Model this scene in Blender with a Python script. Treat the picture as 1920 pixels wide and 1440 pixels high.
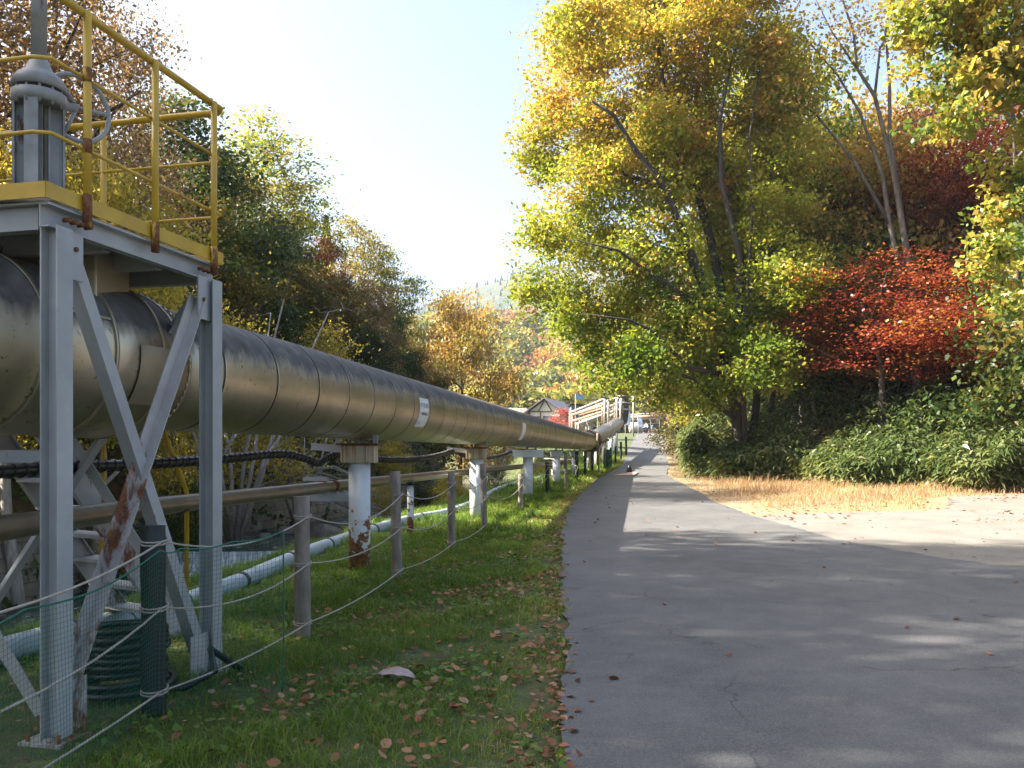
import bpy, bmesh, math, random
import numpy as np
from mathutils import Vector, Matrix

random.seed(7); rng = np.random.default_rng(7)
sc = bpy.context.scene
for o in list(bpy.data.objects): bpy.data.objects.remove(o)

# ------------------------------------------------------------------ camera
F = 1600.0; CAMH = 1.55; HOR = 850.0
cd = bpy.data.cameras.new("camera"); cam = bpy.data.objects.new("camera", cd)
sc.collection.objects.link(cam); sc.camera = cam
cam.location = (0, 0, CAMH); cam.rotation_euler = (math.pi/2, 0, 0)
cd.sensor_width = 36; cd.lens = F/1920*36; cd.shift_y = (HOR-720)/1920
cd.clip_start = .05; cd.clip_end = 6000

# ------------------------------------------------------------------ light
SUN = Vector((-1.2, .0, 1.0)).normalized()
elev = math.asin(SUN.z); az = math.atan2(SUN.x, SUN.y)      # azimuth clockwise from +Y
w = bpy.data.worlds.new("World"); sc.world = w; w.use_nodes = True
nt = w.node_tree; bg = nt.nodes["Background"]
sky = nt.nodes.new("ShaderNodeTexSky"); sky.sky_type = 'NISHITA'; sky.sun_disc = False
sky.sun_elevation = elev; sky.sun_rotation = az; sky.air_density = 1.0; sky.dust_density = 5; sky.ozone_density = 1.2
nt.links.new(sky.outputs[0], bg.inputs[0]); bg.inputs[1].default_value = .08
ld = bpy.data.lights.new("sun", 'SUN'); ld.energy = 5.0; ld.angle = math.radians(.53); ld.color = (1, .93, .82)
sun = bpy.data.objects.new("sun", ld); sc.collection.objects.link(sun)
sun.rotation_euler = (-SUN).to_track_quat('-Z', 'Y').to_euler(); sun.location = (-30, 30, 40)
sc.view_settings.view_transform = 'Standard'; sc.view_settings.look = 'None'
sc.view_settings.exposure = 2.3; sc.view_settings.gamma = 1
sc.cycles.max_bounces = 6; sc.cycles.diffuse_bounces = 3; sc.cycles.transmission_bounces = 4
sc.cycles.transparent_max_bounces = 8; sc.cycles.volume_bounces = 0; sc.cycles.use_denoising = True

# ------------------------------------------------------------------ helpers
COL = sc.collection
def tag(o, label=None, cat=None, group=None, kind=None):
    if label: o['label'] = label
    if cat: o['category'] = cat
    if group: o['group'] = group
    if kind: o['kind'] = kind
    return o
def empty(name, loc=(0,0,0), rz=0):
    o = bpy.data.objects.new(name, None); COL.objects.link(o); o.location = loc; o.rotation_euler = (0,0,rz)
    o.empty_display_size = .2
    return o
def link(name, me, mats, parent=None):
    for m in (mats if isinstance(mats, (list, tuple)) else [mats]): me.materials.append(m)
    o = bpy.data.objects.new(name, me); COL.objects.link(o)
    if parent: o.parent = parent
    return o
def copy_tree(o, parent=None):
    c = o.copy(); COL.objects.link(c); c.parent = parent
    for ch in [x for x in bpy.data.objects if x.parent == o]: copy_tree(ch, c)
    return c
def V(*a): return Vector(a)
def frame(d):
    d = d.normalized(); u = V(0,0,1) if abs(d.z) < .95 else V(0,1,0)
    s = d.cross(u).normalized(); return s, s.cross(d).normalized()
class MB:
    def __init__(s): s.v = []; s.f = []; s.m = []; s.sm = []
    def add(s, vs, fs, m=0, smooth=False):
        b = len(s.v); s.v += [tuple(x) for x in vs]
        for f in fs: s.f.append([i+b for i in f]); s.m.append(m); s.sm.append(smooth)
        return s
    def box(s, c, size, rz=0, m=0, M=None):
        x, y, z = [k/2 for k in size]
        R = M if M else Matrix.Rotation(rz, 3, 'Z')
        vs = [Vector(c)+R@V(a,b,d) for a in (-x,x) for b in (-y,y) for d in (-z,z)]
        return s.add(vs, [(0,1,3,2),(4,6,7,5),(0,4,5,1),(2,3,7,6),(0,2,6,4),(1,5,7,3)], m)
    def tube(s, pts, r, n=8, m=0, cap=True, smooth=True, gm=None):
        pts = [Vector(p) for p in pts]; k = len(pts)
        rs = r if isinstance(r, (list, tuple, np.ndarray)) else [r]*k
        vs = []; prev = None
        for i, p in enumerate(pts):
            d = (pts[min(i+1,k-1)]-pts[max(i-1,0)])
            if d.length < 1e-9: d = V(0,0,1)
            d.normalize()
            if prev is None: a, b = frame(d)
            else:
                a = prev - d*prev.dot(d)
                a = frame(d)[0] if a.length < 1e-6 else a.normalized(); b = a.cross(d)
            prev = a
            for j in range(n):
                t = 2*math.pi*j/n; vs.append(p+(a*math.cos(t)+b*math.sin(t))*rs[i])
        b0 = len(s.v); s.v += [tuple(x) for x in vs]
        for i in range(k-1):
            mm = gm[i] if gm else m
            for j in range(n):
                j2 = (j+1) % n
                s.f.append([b0+i*n+j, b0+i*n+j2, b0+(i+1)*n+j2, b0+(i+1)*n+j]); s.m.append(mm); s.sm.append(smooth)
        if cap:
            s.f.append([b0+j for j in range(n)][::-1]); s.m.append(m); s.sm.append(False)
            s.f.append([b0+(k-1)*n+j for j in range(n)]); s.m.append(m); s.sm.append(False)
        return s
    def prism(s, prof, p0, p1, side=None, m=0):
        p0, p1 = Vector(p0), Vector(p1); d = (p1-p0).normalized()
        if side is None: a, b = frame(d)
        else:
            a = Vector(side); a = (a-d*a.dot(d)).normalized(); b = a.cross(d).normalized()
        n = len(prof)
        vs = [p+a*x+b*y for p in (p0, p1) for x, y in prof]
        return s.add(vs, [[i for i in range(n)], [n+i for i in range(n)][::-1]] +
                     [[i, n+i, n+(i+1) % n, (i+1) % n] for i in range(n)], m)
    def build(s, name, mats, parent=None, bevel=0):
        me = bpy.data.meshes.new(name); me.from_pydata(s.v, [], s.f)
        me.polygons.foreach_set('material_index', s.m); me.polygons.foreach_set('use_smooth', s.sm)
        me.update()
        bm = bmesh.new(); bm.from_mesh(me); bmesh.ops.recalc_face_normals(bm, faces=bm.faces); bm.to_mesh(me); bm.free()
        o = link(name, me, mats, parent)
        if bevel:
            b = o.modifiers.new('b', 'BEVEL'); b.width = bevel; b.segments = 2; b.limit_method = 'ANGLE'
        return o
def hprof(w, h, t=.009, tw=.007):
    a, b, c = w/2, h/2, tw/2
    return [(-a,-b),(a,-b),(a,-b+t),(c,-b+t),(c,b-t),(a,b-t),(a,b),(-a,b),(-a,b-t),(-c,b-t),(-c,-b+t),(-a,-b+t)]
def cprof(w, h, t=.008):   # channel, open side +x
    return [(0,-h/2),(w,-h/2),(w,-h/2+t),(t,-h/2+t),(t,h/2-t),(w,h/2-t),(w,h/2),(0,h/2)]
def lprof(w, t=.008): return [(0,0),(w,0),(w,t),(t,t),(t,w),(0,w)]
def quads_mesh(name, verts, nper, hue=None):
    """verts (N*nper,3), one face per nper verts"""
    n = len(verts)//nper; me = bpy.data.meshes.new(name)
    me.vertices.add(n*nper); me.vertices.foreach_set('co', np.ascontiguousarray(verts, dtype=np.float32).ravel())
    me.loops.add(n*nper); me.loops.foreach_set('vertex_index', np.arange(n*nper, dtype=np.int32))
    me.polygons.add(n); me.polygons.foreach_set('loop_start', np.arange(0, n*nper, nper, dtype=np.int32))
    if hue is not None:
        at = me.attributes.new('hue', 'FLOAT', 'POINT'); at.data.foreach_set('value', np.repeat(hue, nper).astype(np.float32))
    me.update(calc_edges=True); return me
def nrm(a): return a/np.maximum(np.linalg.norm(a, axis=1, keepdims=True), 1e-9)

# ------------------------------------------------------------------ materials
def newmat(name):
    m = bpy.data.materials.new(name); m.use_nodes = True; n = m.node_tree
    return m, n, n.nodes["Principled BSDF"]
def N(n, t, **k):
    x = n.nodes.new(t)
    for a, b in k.items():
        if a in ('op',): x.operation = b
        else: setattr(x, a, b)
    return x
def pos(n): return N(n, 'ShaderNodeNewGeometry').outputs['Position']
def noise(n, scale, detail=4, vec=None, rough=.6):
    x = N(n, 'ShaderNodeTexNoise'); x.inputs['Scale'].default_value = scale; x.inputs['Detail'].default_value = detail
    x.inputs['Roughness'].default_value = rough
    n.links.new(vec if vec else pos(n), x.inputs['Vector']); return x.outputs['Fac']
def ramp(n, fac, stops, interp='LINEAR'):
    r = N(n, 'ShaderNodeValToRGB'); r.color_ramp.interpolation = interp
    e = r.color_ramp.elements
    while len(e) < len(stops): e.new(.5)
    for i, (p, c) in enumerate(stops):
        e[i].position = p; e[i].color = (c[0], c[1], c[2], 1) if isinstance(c, tuple) else (c, c, c, 1)
    n.links.new(fac, r.inputs[0]); return r.outputs[0]
def mixc(n, fac, a, b, mode='MIX'):
    x = N(n, 'ShaderNodeMix'); x.data_type = 'RGBA'; x.blend_type = mode
    for s, v in ((x.inputs[0], fac), (x.inputs[6], a), (x.inputs[7], b)):
        if isinstance(v, (int, float)): s.default_value = v
        elif isinstance(v, tuple): s.default_value = (*v, 1)
        else: n.links.new(v, s)
    return x.outputs[2]
def bump(n, p, h, strength=.4, dist=.02):
    b = N(n, 'ShaderNodeBump'); b.inputs['Strength'].default_value = strength; b.inputs['Distance'].default_value = dist
    n.links.new(h, b.inputs['Height']); n.links.new(b.outputs[0], p.inputs['Normal'])
def scaled(n, s, vec=None):
    x = N(n, 'ShaderNodeVectorMath', op='MULTIPLY'); n.links.new(vec if vec else pos(n), x.inputs[0]); x.inputs[1].default_value = s
    return x.outputs[0]
def simple(name, c1, c2=None, scale=6, rough=.6, metal=0, rust=0, rustscale=4, streak=False, bmp=.1, bd=.004):
    m, n, p = newmat(name); c2 = c2 or tuple(k*.75 for k in c1)
    vec = scaled(n, (1, 1, .25)) if streak else None
    col = ramp(n, noise(n, scale, 5, vec), [(.3, c2), (.7, c1)])
    if rust:
        f = ramp(n, noise(n, rustscale, 6, scaled(n, (1, 1, .35)), .7), [(1-rust-.03, 0.), (1-rust+.03, 1.)])
        rc = ramp(n, noise(n, 30, 4), [(.3, (.07,.025,.012)), (.7, (.24,.09,.03))])
        col = mixc(n, f, col, rc)
        rr = N(n, 'ShaderNodeMix'); rr.data_type = 'FLOAT'; n.links.new(f, rr.inputs[0]); rr.inputs[2].default_value = rough; rr.inputs[3].default_value = .9
        n.links.new(rr.outputs[0], p.inputs['Roughness'])
    else: p.inputs['Roughness'].default_value = rough
    n.links.new(col, p.inputs['Base Color']); p.inputs['Metallic'].default_value = metal
    if bmp: bump(n, p, noise(n, scale*6, 4), bmp, bd)
    return m
def leafmat(name, stops, trans=.45, rough=.45):
    m, n, p = newmat(name)
    a = N(n, 'ShaderNodeAttribute'); a.attribute_name = 'hue'
    col = ramp(n, a.outputs['Fac'], stops)
    n.links.new(col, p.inputs['Base Color']); p.inputs['Roughness'].default_value = rough
    p.inputs['Specular IOR Level'].default_value = .35
    t = N(n, 'ShaderNodeBsdfTranslucent'); n.links.new(mixc(n, 1., col, (1.25,1.2,.75), 'MULTIPLY'), t.inputs[0])
    x = N(n, 'ShaderNodeMixShader'); x.inputs[0].default_value = trans
    n.links.new(p.outputs[0], x.inputs[1]); n.links.new(t.outputs[0], x.inputs[2])
    n.links.new(x.outputs[0], n.nodes['Material Output'].inputs[0]); return m

M = {}
M['bark'] = simple('bark', (.075,.064,.053), (.026,.021,.017), 9, .9, streak=True, bmp=.6, bd=.02)
M['bark_pale'] = simple('bark_pale', (.36,.33,.30), (.16,.14,.12), 9, .85, streak=True, bmp=.4, bd=.01)
M['bark_mid'] = simple('bark_mid', (.17,.145,.12), (.06,.05,.04), 9, .9, streak=True, bmp=.5, bd=.02)
LM = {
 'maple': leafmat('leaf_maple', [(0,(.12,.20,.03)),(.3,(.26,.31,.038)),(.55,(.39,.35,.06)),(.78,(.49,.33,.08)),(1,(.50,.24,.07))], .58),
 'yellowgreen': leafmat('leaf_yellowgreen', [(0,(.08,.14,.03)),(.4,(.20,.24,.04)),(.75,(.37,.33,.06)),(1,(.45,.29,.08))], .5),
 'green': leafmat('leaf_green', [(0,(.022,.045,.012)),(.5,(.05,.085,.016)),(.85,(.10,.12,.025)),(1,(.2,.15,.03))], .35),
 'dark': leafmat('leaf_dark', [(0,(.016,.032,.012)),(.6,(.04,.062,.018)),(1,(.09,.09,.025))], .3),
 'olive': leafmat('leaf_olive', [(0,(.045,.06,.015)),(.5,(.11,.10,.022)),(1,(.22,.14,.03))], .4),
 'brown': leafmat('leaf_brown', [(0,(.10,.075,.04)),(.5,(.21,.135,.07)),(1,(.33,.20,.10))], .4),
 'yellow': leafmat('leaf_yellow', [(0,(.20,.20,.03)),(.5,(.41,.34,.05)),(1,(.54,.42,.09))], .5),
 'orange': leafmat('leaf_orange', [(0,(.20,.17,.035)),(.5,(.37,.26,.06)),(1,(.42,.24,.07))], .45),
 'goldolive': leafmat('leaf_goldolive', [(0,(.09,.10,.03)),(.5,(.22,.20,.06)),(1,(.36,.26,.09))], .45),
 'red': leafmat('leaf_red', [(0,(.11,.02,.015)),(.55,(.25,.04,.022)),(.85,(.34,.09,.03)),(1,(.38,.20,.04))], .45),
 'pink': leafmat('leaf_pink', [(0,(.22,.05,.05)),(.6,(.38,.09,.09)),(1,(.45,.16,.13))], .45),
 'sasa': leafmat('leaf_sasa', [(0,(.05,.085,.03)),(.5,(.115,.15,.05)),(.8,(.21,.22,.08)),(1,(.34,.28,.15))], .35, .3),
 'grass': leafmat('grass_blade', [(0,(.06,.115,.015)),(.5,(.135,.225,.025)),(.8,(.25,.29,.045)),(1,(.38,.30,.13))], .45, .4),
 'drygrass': leafmat('dry_grass_blade', [(0,(.26,.15,.09)),(.5,(.42,.28,.16)),(.85,(.48,.37,.20)),(1,(.26,.30,.09))], .4, .6),
 'litter': leafmat('fallen_leaf', [(0,(.10,.04,.018)),(.35,(.22,.09,.035)),(.6,(.30,.15,.07)),(.85,(.34,.22,.13)),(1,(.38,.10,.03))], .2, .7),
 'hill': leafmat('hillside_leaf', [(0,(.06,.09,.03)),(.3,(.16,.18,.04)),(.5,(.34,.30,.05)),(.7,(.40,.22,.06)),(.85,(.30,.11,.06)),(1,(.44,.34,.09))], .4),
 'conifer': leafmat('conifer_leaf', [(0,(.02,.04,.02)),(1,(.05,.08,.035))], .2),
}
M['galv'] = simple('grey_steel_paint', (.39,.395,.395), (.27,.275,.28), 2.2, .5, .0, rust=.32, rustscale=5, bmp=.08)
M['galv_rusty'] = simple('rusty_steel_paint', (.42,.40,.38), (.30,.28,.27), 3, .5, 0, rust=.43, rustscale=2.2, bmp=.1)
M['yellow'] = simple('yellow_paint', (.54,.34,.025), (.40,.24,.02), 5, .42, 0, rust=.30, rustscale=4, bmp=.04)
M['yellow_rust'] = simple('rusting_yellow_paint', (.55,.36,.03), (.40,.22,.02), 5, .6, 0, rust=.56, rustscale=9, bmp=.2)
M['rust'] = simple('rust', (.22,.08,.03), (.06,.025,.015), 25, .9, bmp=.4)
M['white_paint'] = simple('white_pier_paint', (.62,.64,.64), (.52,.54,.55), 3, .5, bmp=.05)
M['cap_rusty'] = simple('rust_streaked_cap', (.50,.43,.31), (.36,.29,.19), 4, .6, bmp=.1)
_n = M['cap_rusty'].node_tree; _p = _n.nodes['Principled BSDF']; _l = _p.inputs['Base Color'].links[0].from_socket
_n.links.new(mixc(_n, ramp(_n, noise(_n, 1, 4, scaled(_n, (26, 26, .8)), .6), [(.50, 0.), (.66, .9)]), _l, (.26,.10,.03)), _p.inputs['Base Color'])
M['dark_steel'] = simple('dark_steel', (.03,.03,.032), (.015,.015,.016), 8, .5, .3)
M['black'] = simple('black_rubber', (.013,.013,.014), (.008,.008,.009), 20, .38, bmp=.1)
M['blackpost'] = simple('black_plastic', (.012,.016,.015), (.008,.010,.010), 8, .6)
M['wood'] = simple('grey_wood', (.30,.25,.20), (.13,.105,.085), 14, .9, streak=True, bmp=.5, bd=.008)
M['rope'] = simple('rope', (.42,.38,.32), (.28,.25,.2), 60, .9, bmp=.3, bd=.002)
M['net'] = simple('green_net', (.012,.14,.085), (.01,.10,.06), 40, .6, bmp=0)
M['ground_pipe'] = simple('pale_blue_pipe', (.36,.42,.45), (.25,.30,.32), 4, .5, bmp=.1)
M['band'] = simple('strap_dark', (.05,.045,.04), (.03,.03,.03), 10, .6)
M['small_pipe'] = simple('tan_clad_pipe', (.30,.25,.19), (.20,.165,.125), 3, .38, .75, bmp=.05)
M['valve_grey'] = simple('valve_paint', (.33,.34,.34), (.17,.17,.17), 4, .5, .1, rust=.33, rustscale=6)
M['valve_tan'] = simple('valve_column', (.42,.37,.26), (.28,.24,.17), 6, .5)
M['label'] = simple('label_white', (.72,.71,.68), (.62,.61,.58), 8, .5, bmp=0)
M['ink'] = simple('label_ink', (.03,.03,.03), (.02,.02,.02), 8, .6, bmp=0)
M['ink_red'] = simple('label_red', (.55,.08,.06), (.4,.06,.05), 8, .6, bmp=0)
M['roof'] = simple('roof_metal', (.16,.15,.17), (.11,.10,.12), 2, .6)
M['plaster'] = simple('gable_plaster', (.62,.58,.50), (.52,.48,.42), 1, .8)
M['timber'] = simple('brown_timber', (.22,.10,.06), (.14,.06,.04), 4, .8)
M['glass'] = simple('dim_glass', (.10,.12,.13), (.06,.08,.09), 2, .15, bmp=0)
M['white_truss'] = simple('white_truss_paint', (.36,.34,.31), (.25,.23,.21), 2, .6)
M['tan_truss'] = simple('tan_truss_paint', (.38,.24,.15), (.28,.17,.11), 2, .6)
M['concrete'] = simple('concrete', (.38,.36,.33), (.24,.225,.20), 4, .9, bmp=.3, bd=.01)
M['rock'] = simple('rock', (.17,.15,.13), (.07,.062,.055), 5, .8, bmp=.6, bd=.03)
M['skin'] = simple('skin', (.55,.36,.27), (.5,.32,.24), 8, .6, bmp=0)
M['hair'] = simple('hair', (.02,.015,.012), None, 8, .6, bmp=0)
M['shirt_white'] = simple('white_shirt', (.75,.74,.74), (.65,.64,.65), 6, .8, bmp=0)
M['shirt_blue'] = simple('blue_shirt', (.10,.30,.55), (.07,.24,.45), 6, .8, bmp=0)
M['trousers_navy'] = simple('navy_trousers', (.03,.04,.08), (.02,.03,.06), 6, .8, bmp=0)
M['trousers_tan'] = simple('tan_trousers', (.42,.30,.19), (.35,.25,.16), 6, .8, bmp=0)
M['flag'] = simple('flag_cloth', (.62,.70,.80), (.5,.6,.74), 3, .8, bmp=0)
M['flag_blue'] = simple('flag_blue', (.20,.45,.65), (.15,.35,.6), 3, .8, bmp=0)
M['sign_red'] = simple('sign_red', (.55,.03,.03), (.5,.03,.03), 3, .5, bmp=0)

# steam pipe cladding: tarnished stainless sheet, sooty stain over the upper third
def pipe_mat():
    m, n, p = newmat('steam_pipe_cladding')
    P = pos(n); sx = N(n, 'ShaderNodeSeparateXYZ'); n.links.new(P, sx.inputs[0])
    ns = noise(n, 3.0, 5, scaled(n, (1,1,.3))); n2 = noise(n, 14, 4, scaled(n, (1,1,.12)))
    ad = N(n, 'ShaderNodeMath', op='MULTIPLY_ADD'); n.links.new(ns, ad.inputs[0]); ad.inputs[1].default_value = .34; n.links.new(sx.outputs[2], ad.inputs[2])
    ad2 = N(n, 'ShaderNodeMath', op='MULTIPLY_ADD'); n.links.new(n2, ad2.inputs[0]); ad2.inputs[1].default_value = .22; n.links.new(ad.outputs[0], ad2.inputs[2])
    mr = N(n, 'ShaderNodeMapRange'); n.links.new(ad2.outputs[0], mr.inputs[0]); mr.inputs[1].default_value = 2.56; mr.inputs[2].default_value = 2.70
    base = ramp(n, noise(n, 1.3, 6), [(.3,(.33,.285,.20)), (.7,(.50,.435,.33))])
    spots = ramp(n, noise(n, 22, 3), [(.30,(.45,.4,.35)), (.36,(1.,1.,1.))])
    base = mixc(n, 1., base, spots, 'MULTIPLY')
    soot = ramp(n, noise(n, 7, 5), [(.3,(.055,.052,.05)), (.75,(.14,.135,.13))])
    n.links.new(mixc(n, mr.outputs[0], base, soot), p.inputs['Base Color'])
    mt = N(n, 'ShaderNodeMapRange'); n.links.new(mr.outputs[0], mt.inputs[0]); mt.inputs[3].default_value = .92; mt.inputs[4].default_value = .15
    n.links.new(mt.outputs[0], p.inputs['Metallic'])
    rg = N(n, 'ShaderNodeMapRange'); n.links.new(noise(n, 2.2, 5), rg.inputs[0]); rg.inputs[3].default_value = .30; rg.inputs[4].default_value = .55
    rx_ = N(n, 'ShaderNodeMath', op='MULTIPLY_ADD'); n.links.new(mr.outputs[0], rx_.inputs[0]); rx_.inputs[1].default_value = .38; n.links.new(rg.outputs[0], rx_.inputs[2]); n.links.new(rx_.outputs[0], p.inputs['Roughness'])
    bump(n, p, noise(n, 1.6, 3), .35, .03)
    return m
M['pipe'] = pipe_mat()
M['seam'] = simple('seam_dark', (.035,.03,.026), (.02,.02,.018), 10, .8)
M['elbow'] = simple('elbow_brown', (.055,.035,.026), (.03,.02,.016), 4, .7)
M['neck'] = simple('neck_cladding', (.42,.36,.25), (.33,.28,.2), 3, .4, .6, bmp=.05)

def pier_mat():    # white paint flaking to rust in the lowest metre
    m, n, p = newmat('flaking_pier_paint')
    tc = N(n, 'ShaderNodeTexCoord').outputs['Object']; sx = N(n, 'ShaderNodeSeparateXYZ'); n.links.new(tc, sx.inputs[0])
    ns = noise(n, 9, 5, None, .55)
    a = N(n, 'ShaderNodeMath', op='MULTIPLY_ADD'); n.links.new(sx.outputs[2], a.inputs[0]); a.inputs[1].default_value = -.42; n.links.new(ns, a.inputs[2])
    f = ramp(n, a.outputs[0], [(.30, 0.), (.33, 1.)])
    rc = ramp(n, noise(n, 18, 4), [(.35,(.06,.022,.012)), (.7,(.30,.13,.045))])
    wc = ramp(n, noise(n, 2, 4), [(.3,(.52,.54,.55)), (.7,(.64,.66,.66))])
    n.links.new(mixc(n, f, wc, rc), p.inputs['Base Color']); p.inputs['Roughness'].default_value = .6
    bump(n, p, f, .4, .004); return m
M['pier_flake'] = pier_mat()

# ------------------------------------------------------------------ terrain
def g(Y): return np.interp(Y, [-1e4, 7, 56, 135, 150, 1e4], [0, 0, .78, 4.75, 4.9, 4.9])
RL = ([-12, 0, 4.2, 15, 19.7, 25.2, 35, 56, 72, 135, 150, 162], [-.4, .1, .27, .86, 1.26, 1.97, 3.46, 7.2, 9.7, 19.8, 22.5, 25])
RR = ([-12, 6, 7, 9, 10, 11, 11.6, 14, 19, 22, 30, 39, 56, 72, 135, 150, 162], [60, 60, 25, 13, 9, 6.7, 6.05, 5.3, 5.2, 5.3, 6.2, 7.1, 10.3, 12.8, 24.5, 27.5, 30])
def rl(Y): return np.interp(Y, *RL)
def rr(Y): return np.interp(Y, *RR)
def xe(Y): return -5.4 + .17*Y - np.where(Y > 55, .012*(Y-55)**2, 0)
def xw(Y): return np.where(Y < 60, -18+.25*Y, -3-.25*(Y-60))
BL = [(6.9+.4, 38), (16.2, 27), (60, 16)]     # foot of the right-hand bank
def sst(t): t = np.clip(t, 0, 1); return t*t*(3-2*t)
def vnoise(x, y, s):
    return (np.sin(x*1.7/s+1.3)*np.cos(y*1.3/s+.7)+np.sin(x*.9/s-y*1.1/s+2.1)+.5*np.sin(x*3.1/s+y*2.3/s))/2.5
def dright(x, y):
    d1 = np.full(np.shape(x), 1e9)
    for (ax, ay), (bx, by) in zip(BL[:-1], BL[1:]):
        L = math.hypot(bx-ax, by-ay); nx, ny = -(by-ay)/L, (bx-ax)/L
        d = (x-ax)*nx+(y-ay)*ny; d1 = np.minimum(d1, d) if (ax, ay) == BL[0] else np.minimum(d1, np.maximum(d, -99))
    d2 = (x-rr(y)-.7)
    return np.minimum(d1, d2)
def H(x, y):
    x = np.asarray(x, float); y = np.asarray(y, float)
    z = g(y)+0*x
    # river bed
    wl = np.where(y < 26, -2.35, -1.45)
    dl = xe(y)-x
    bed = wl-.35
    z = np.where(dl > 0, z+(bed-z)*sst(dl/1.9), z)
    # left hill
    dh = xw(y)-.9-x
    fade = 1-.45*sst((y-90)/60)
    hill = -.3+28*(1-np.exp(-np.maximum(dh, 0)/26))*fade+.5*vnoise(x, y, 5)*np.clip(dh/6, 0, 1)
    z = np.where(dh > -.35, np.maximum(z, hill), z)
    # right bank
    dr = dright(x, y); up = np.maximum(dr, 0)
    z = z+18*(1-np.exp(-up*.42/18))*(1-.5*sst((y-70)/60))+.3*vnoise(x, y, 4)*np.clip(dr/5, 0, 1)
    # wooded hill closing the valley
    z = z+62*sst((y-165-.25*np.abs(x-20))/230)*(.8+.2*vnoise(x, y, 60))
    return z
def Hs(x, y): return float(H(x, y))
def at(px, Y): return (px-960)/F*Y
def zat(py, Y): return CAMH+(HOR-py)/F*Y

def nonuni(a, b, near, far, c=0, k=1.06):
    out = [c]; s = near
    while out[-1] < b: out.append(out[-1]+s); s = min(s*k if out[-1] > c+abs(near)*120 else s, far)
    lo = [c]; s = near
    while lo[-1] > a: lo.append(lo[-1]-s); s = min(s*k if lo[-1] < c-abs(near)*70 else s, far)
    return np.array(lo[::-1][:-1]+out)
xs = nonuni(-700, 900, .3, 25, 0); ys = nonuni(-40, 900, .35, 25, 5)
X, Y = np.meshgrid(xs, ys); Z = H(X, Y)
def grid_mesh(name, X, Y, Z):
    ny, nx = X.shape; me = bpy.data.meshes.new(name)
    v = np.stack([X, Y, Z], -1).reshape(-1, 3)
    i = np.arange(ny*nx).reshape(ny, nx)
    q = np.stack([i[:-1,:-1], i[:-1,1:], i[1:,1:], i[1:,:-1]], -1).reshape(-1, 4)
    me.vertices.add(len(v)); me.vertices.foreach_set('co', v.astype(np.float32).ravel())
    me.loops.add(q.size); me.loops.foreach_set('vertex_index', q.astype(np.int32).ravel())
    me.polygons.add(len(q)); me.polygons.foreach_set('loop_start', np.arange(0, q.size, 4, dtype=np.int32))
    me.polygons.foreach_set('use_smooth', np.ones(len(q), bool))
    me.update(calc_edges=True); return me
me = grid_mesh('ground', X, Y, Z)
# soil kinds: 0 turf, 1 forest floor, 2 dry verge, 3 river bed
zone = np.zeros(X.shape+(3,))
zone[..., 0] = np.clip(np.maximum(xw(Y)-X+.5, dright(X, Y)+1+.8*vnoise(X, Y, 1)), 0, 1)+ (Y > 150)
zone[..., 1] = ((X > rr(Y)-.5) & (zone[..., 0] < .5))
zone[..., 2] = np.clip((xe(Y)-X-1.3+.4*vnoise(X, Y, .8)), 0, 1)*(zone[..., 0] < .5)
ca = me.color_attributes.new('soil', 'FLOAT_COLOR', 'POINT')
ca.data.foreach_set('color', np.concatenate([np.clip(zone, 0, 1), np.ones(X.shape+(1,))], -1).astype(np.float32).ravel())
m, n, p = newmat('ground_soil')
a = N(n, 'ShaderNodeAttribute'); a.attribute_name = 'soil'; sp = N(n, 'ShaderNodeSeparateColor'); n.links.new(a.outputs['Color'], sp.inputs[0])
turf = ramp(n, noise(n, 2.5, 6), [(.3,(.035,.05,.015)), (.5,(.06,.085,.02)), (.72,(.12,.085,.04))])
fl = ramp(n, noise(n, 3, 6), [(.3,(.03,.03,.015)), (.6,(.10,.06,.025)), (.8,(.16,.11,.04))])
dry = ramp(n, noise(n, 4, 6), [(.3,(.20,.14,.08)), (.7,(.36,.26,.15))])
bed = ramp(n, noise(n, 2, 6), [(.3,(.06,.052,.045)), (.7,(.16,.14,.12))])
c = mixc(n, sp.outputs[1], turf, dry); c = mixc(n, sp.outputs[2], c, bed); c = mixc(n, sp.outputs[0], c, fl)
n.links.new(c, p.inputs['Base Color']); p.inputs['Roughness'].default_value = .95
bump(n, p, noise(n, 14, 5), .8, .05); M['soil'] = m
tag(link('ground', me, m), kind='structure')

# road
def strip(name, ys, xl, xr, nx, dz, mat):
    Y = np.repeat(np.array(ys)[:, None], nx, 1); t = np.linspace(0, 1, nx)[None]
    Xa = xl[:, None]*(1-t)+xr[:, None]*t; Z = g(Y)+dz
    return link(name, grid_mesh(name, Xa, Y, Z), mat)
m, n, p = newmat('asphalt')
fine = noise(n, 90, 3, None, .7); big = noise(n, .55, 6); med = noise(n, 3.5, 5)
c = ramp(n, fine, [(.33,(.03,.03,.03)), (.5,(.10,.098,.094)), (.68,(.26,.255,.24))])
c = mixc(n, .6, c, ramp(n, big, [(.35,(.045,.045,.045)), (.65,(.115,.111,.105))]))
c = mixc(n, .18, c, ramp(n, med, [(.35,(.06,.06,.062)), (.65,(.17,.165,.16))]))
wob = N(n, 'ShaderNodeVectorMath', op='ADD'); n.links.new(pos(n), wob.inputs[0])
nc = N(n, 'ShaderNodeTexNoise'); nc.inputs['Scale'].default_value = 1.6; nc.inputs['Detail'].default_value = 6; n.links.new(pos(n), nc.inputs[0]); n.links.new(nc.outputs['Color'], wob.inputs[1])
vo = N(n, 'ShaderNodeTexVoronoi'); vo.feature = 'DISTANCE_TO_EDGE'; vo.inputs['Scale'].default_value = .42; n.links.new(wob.outputs[0], vo.inputs['Vector'])
cr = ramp(n, vo.outputs['Distance'], [(.0,1.), (.006,0.)]); crm = ramp(n, noise(n, .8, 3), [(.48,0.), (.56,1.)])
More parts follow.
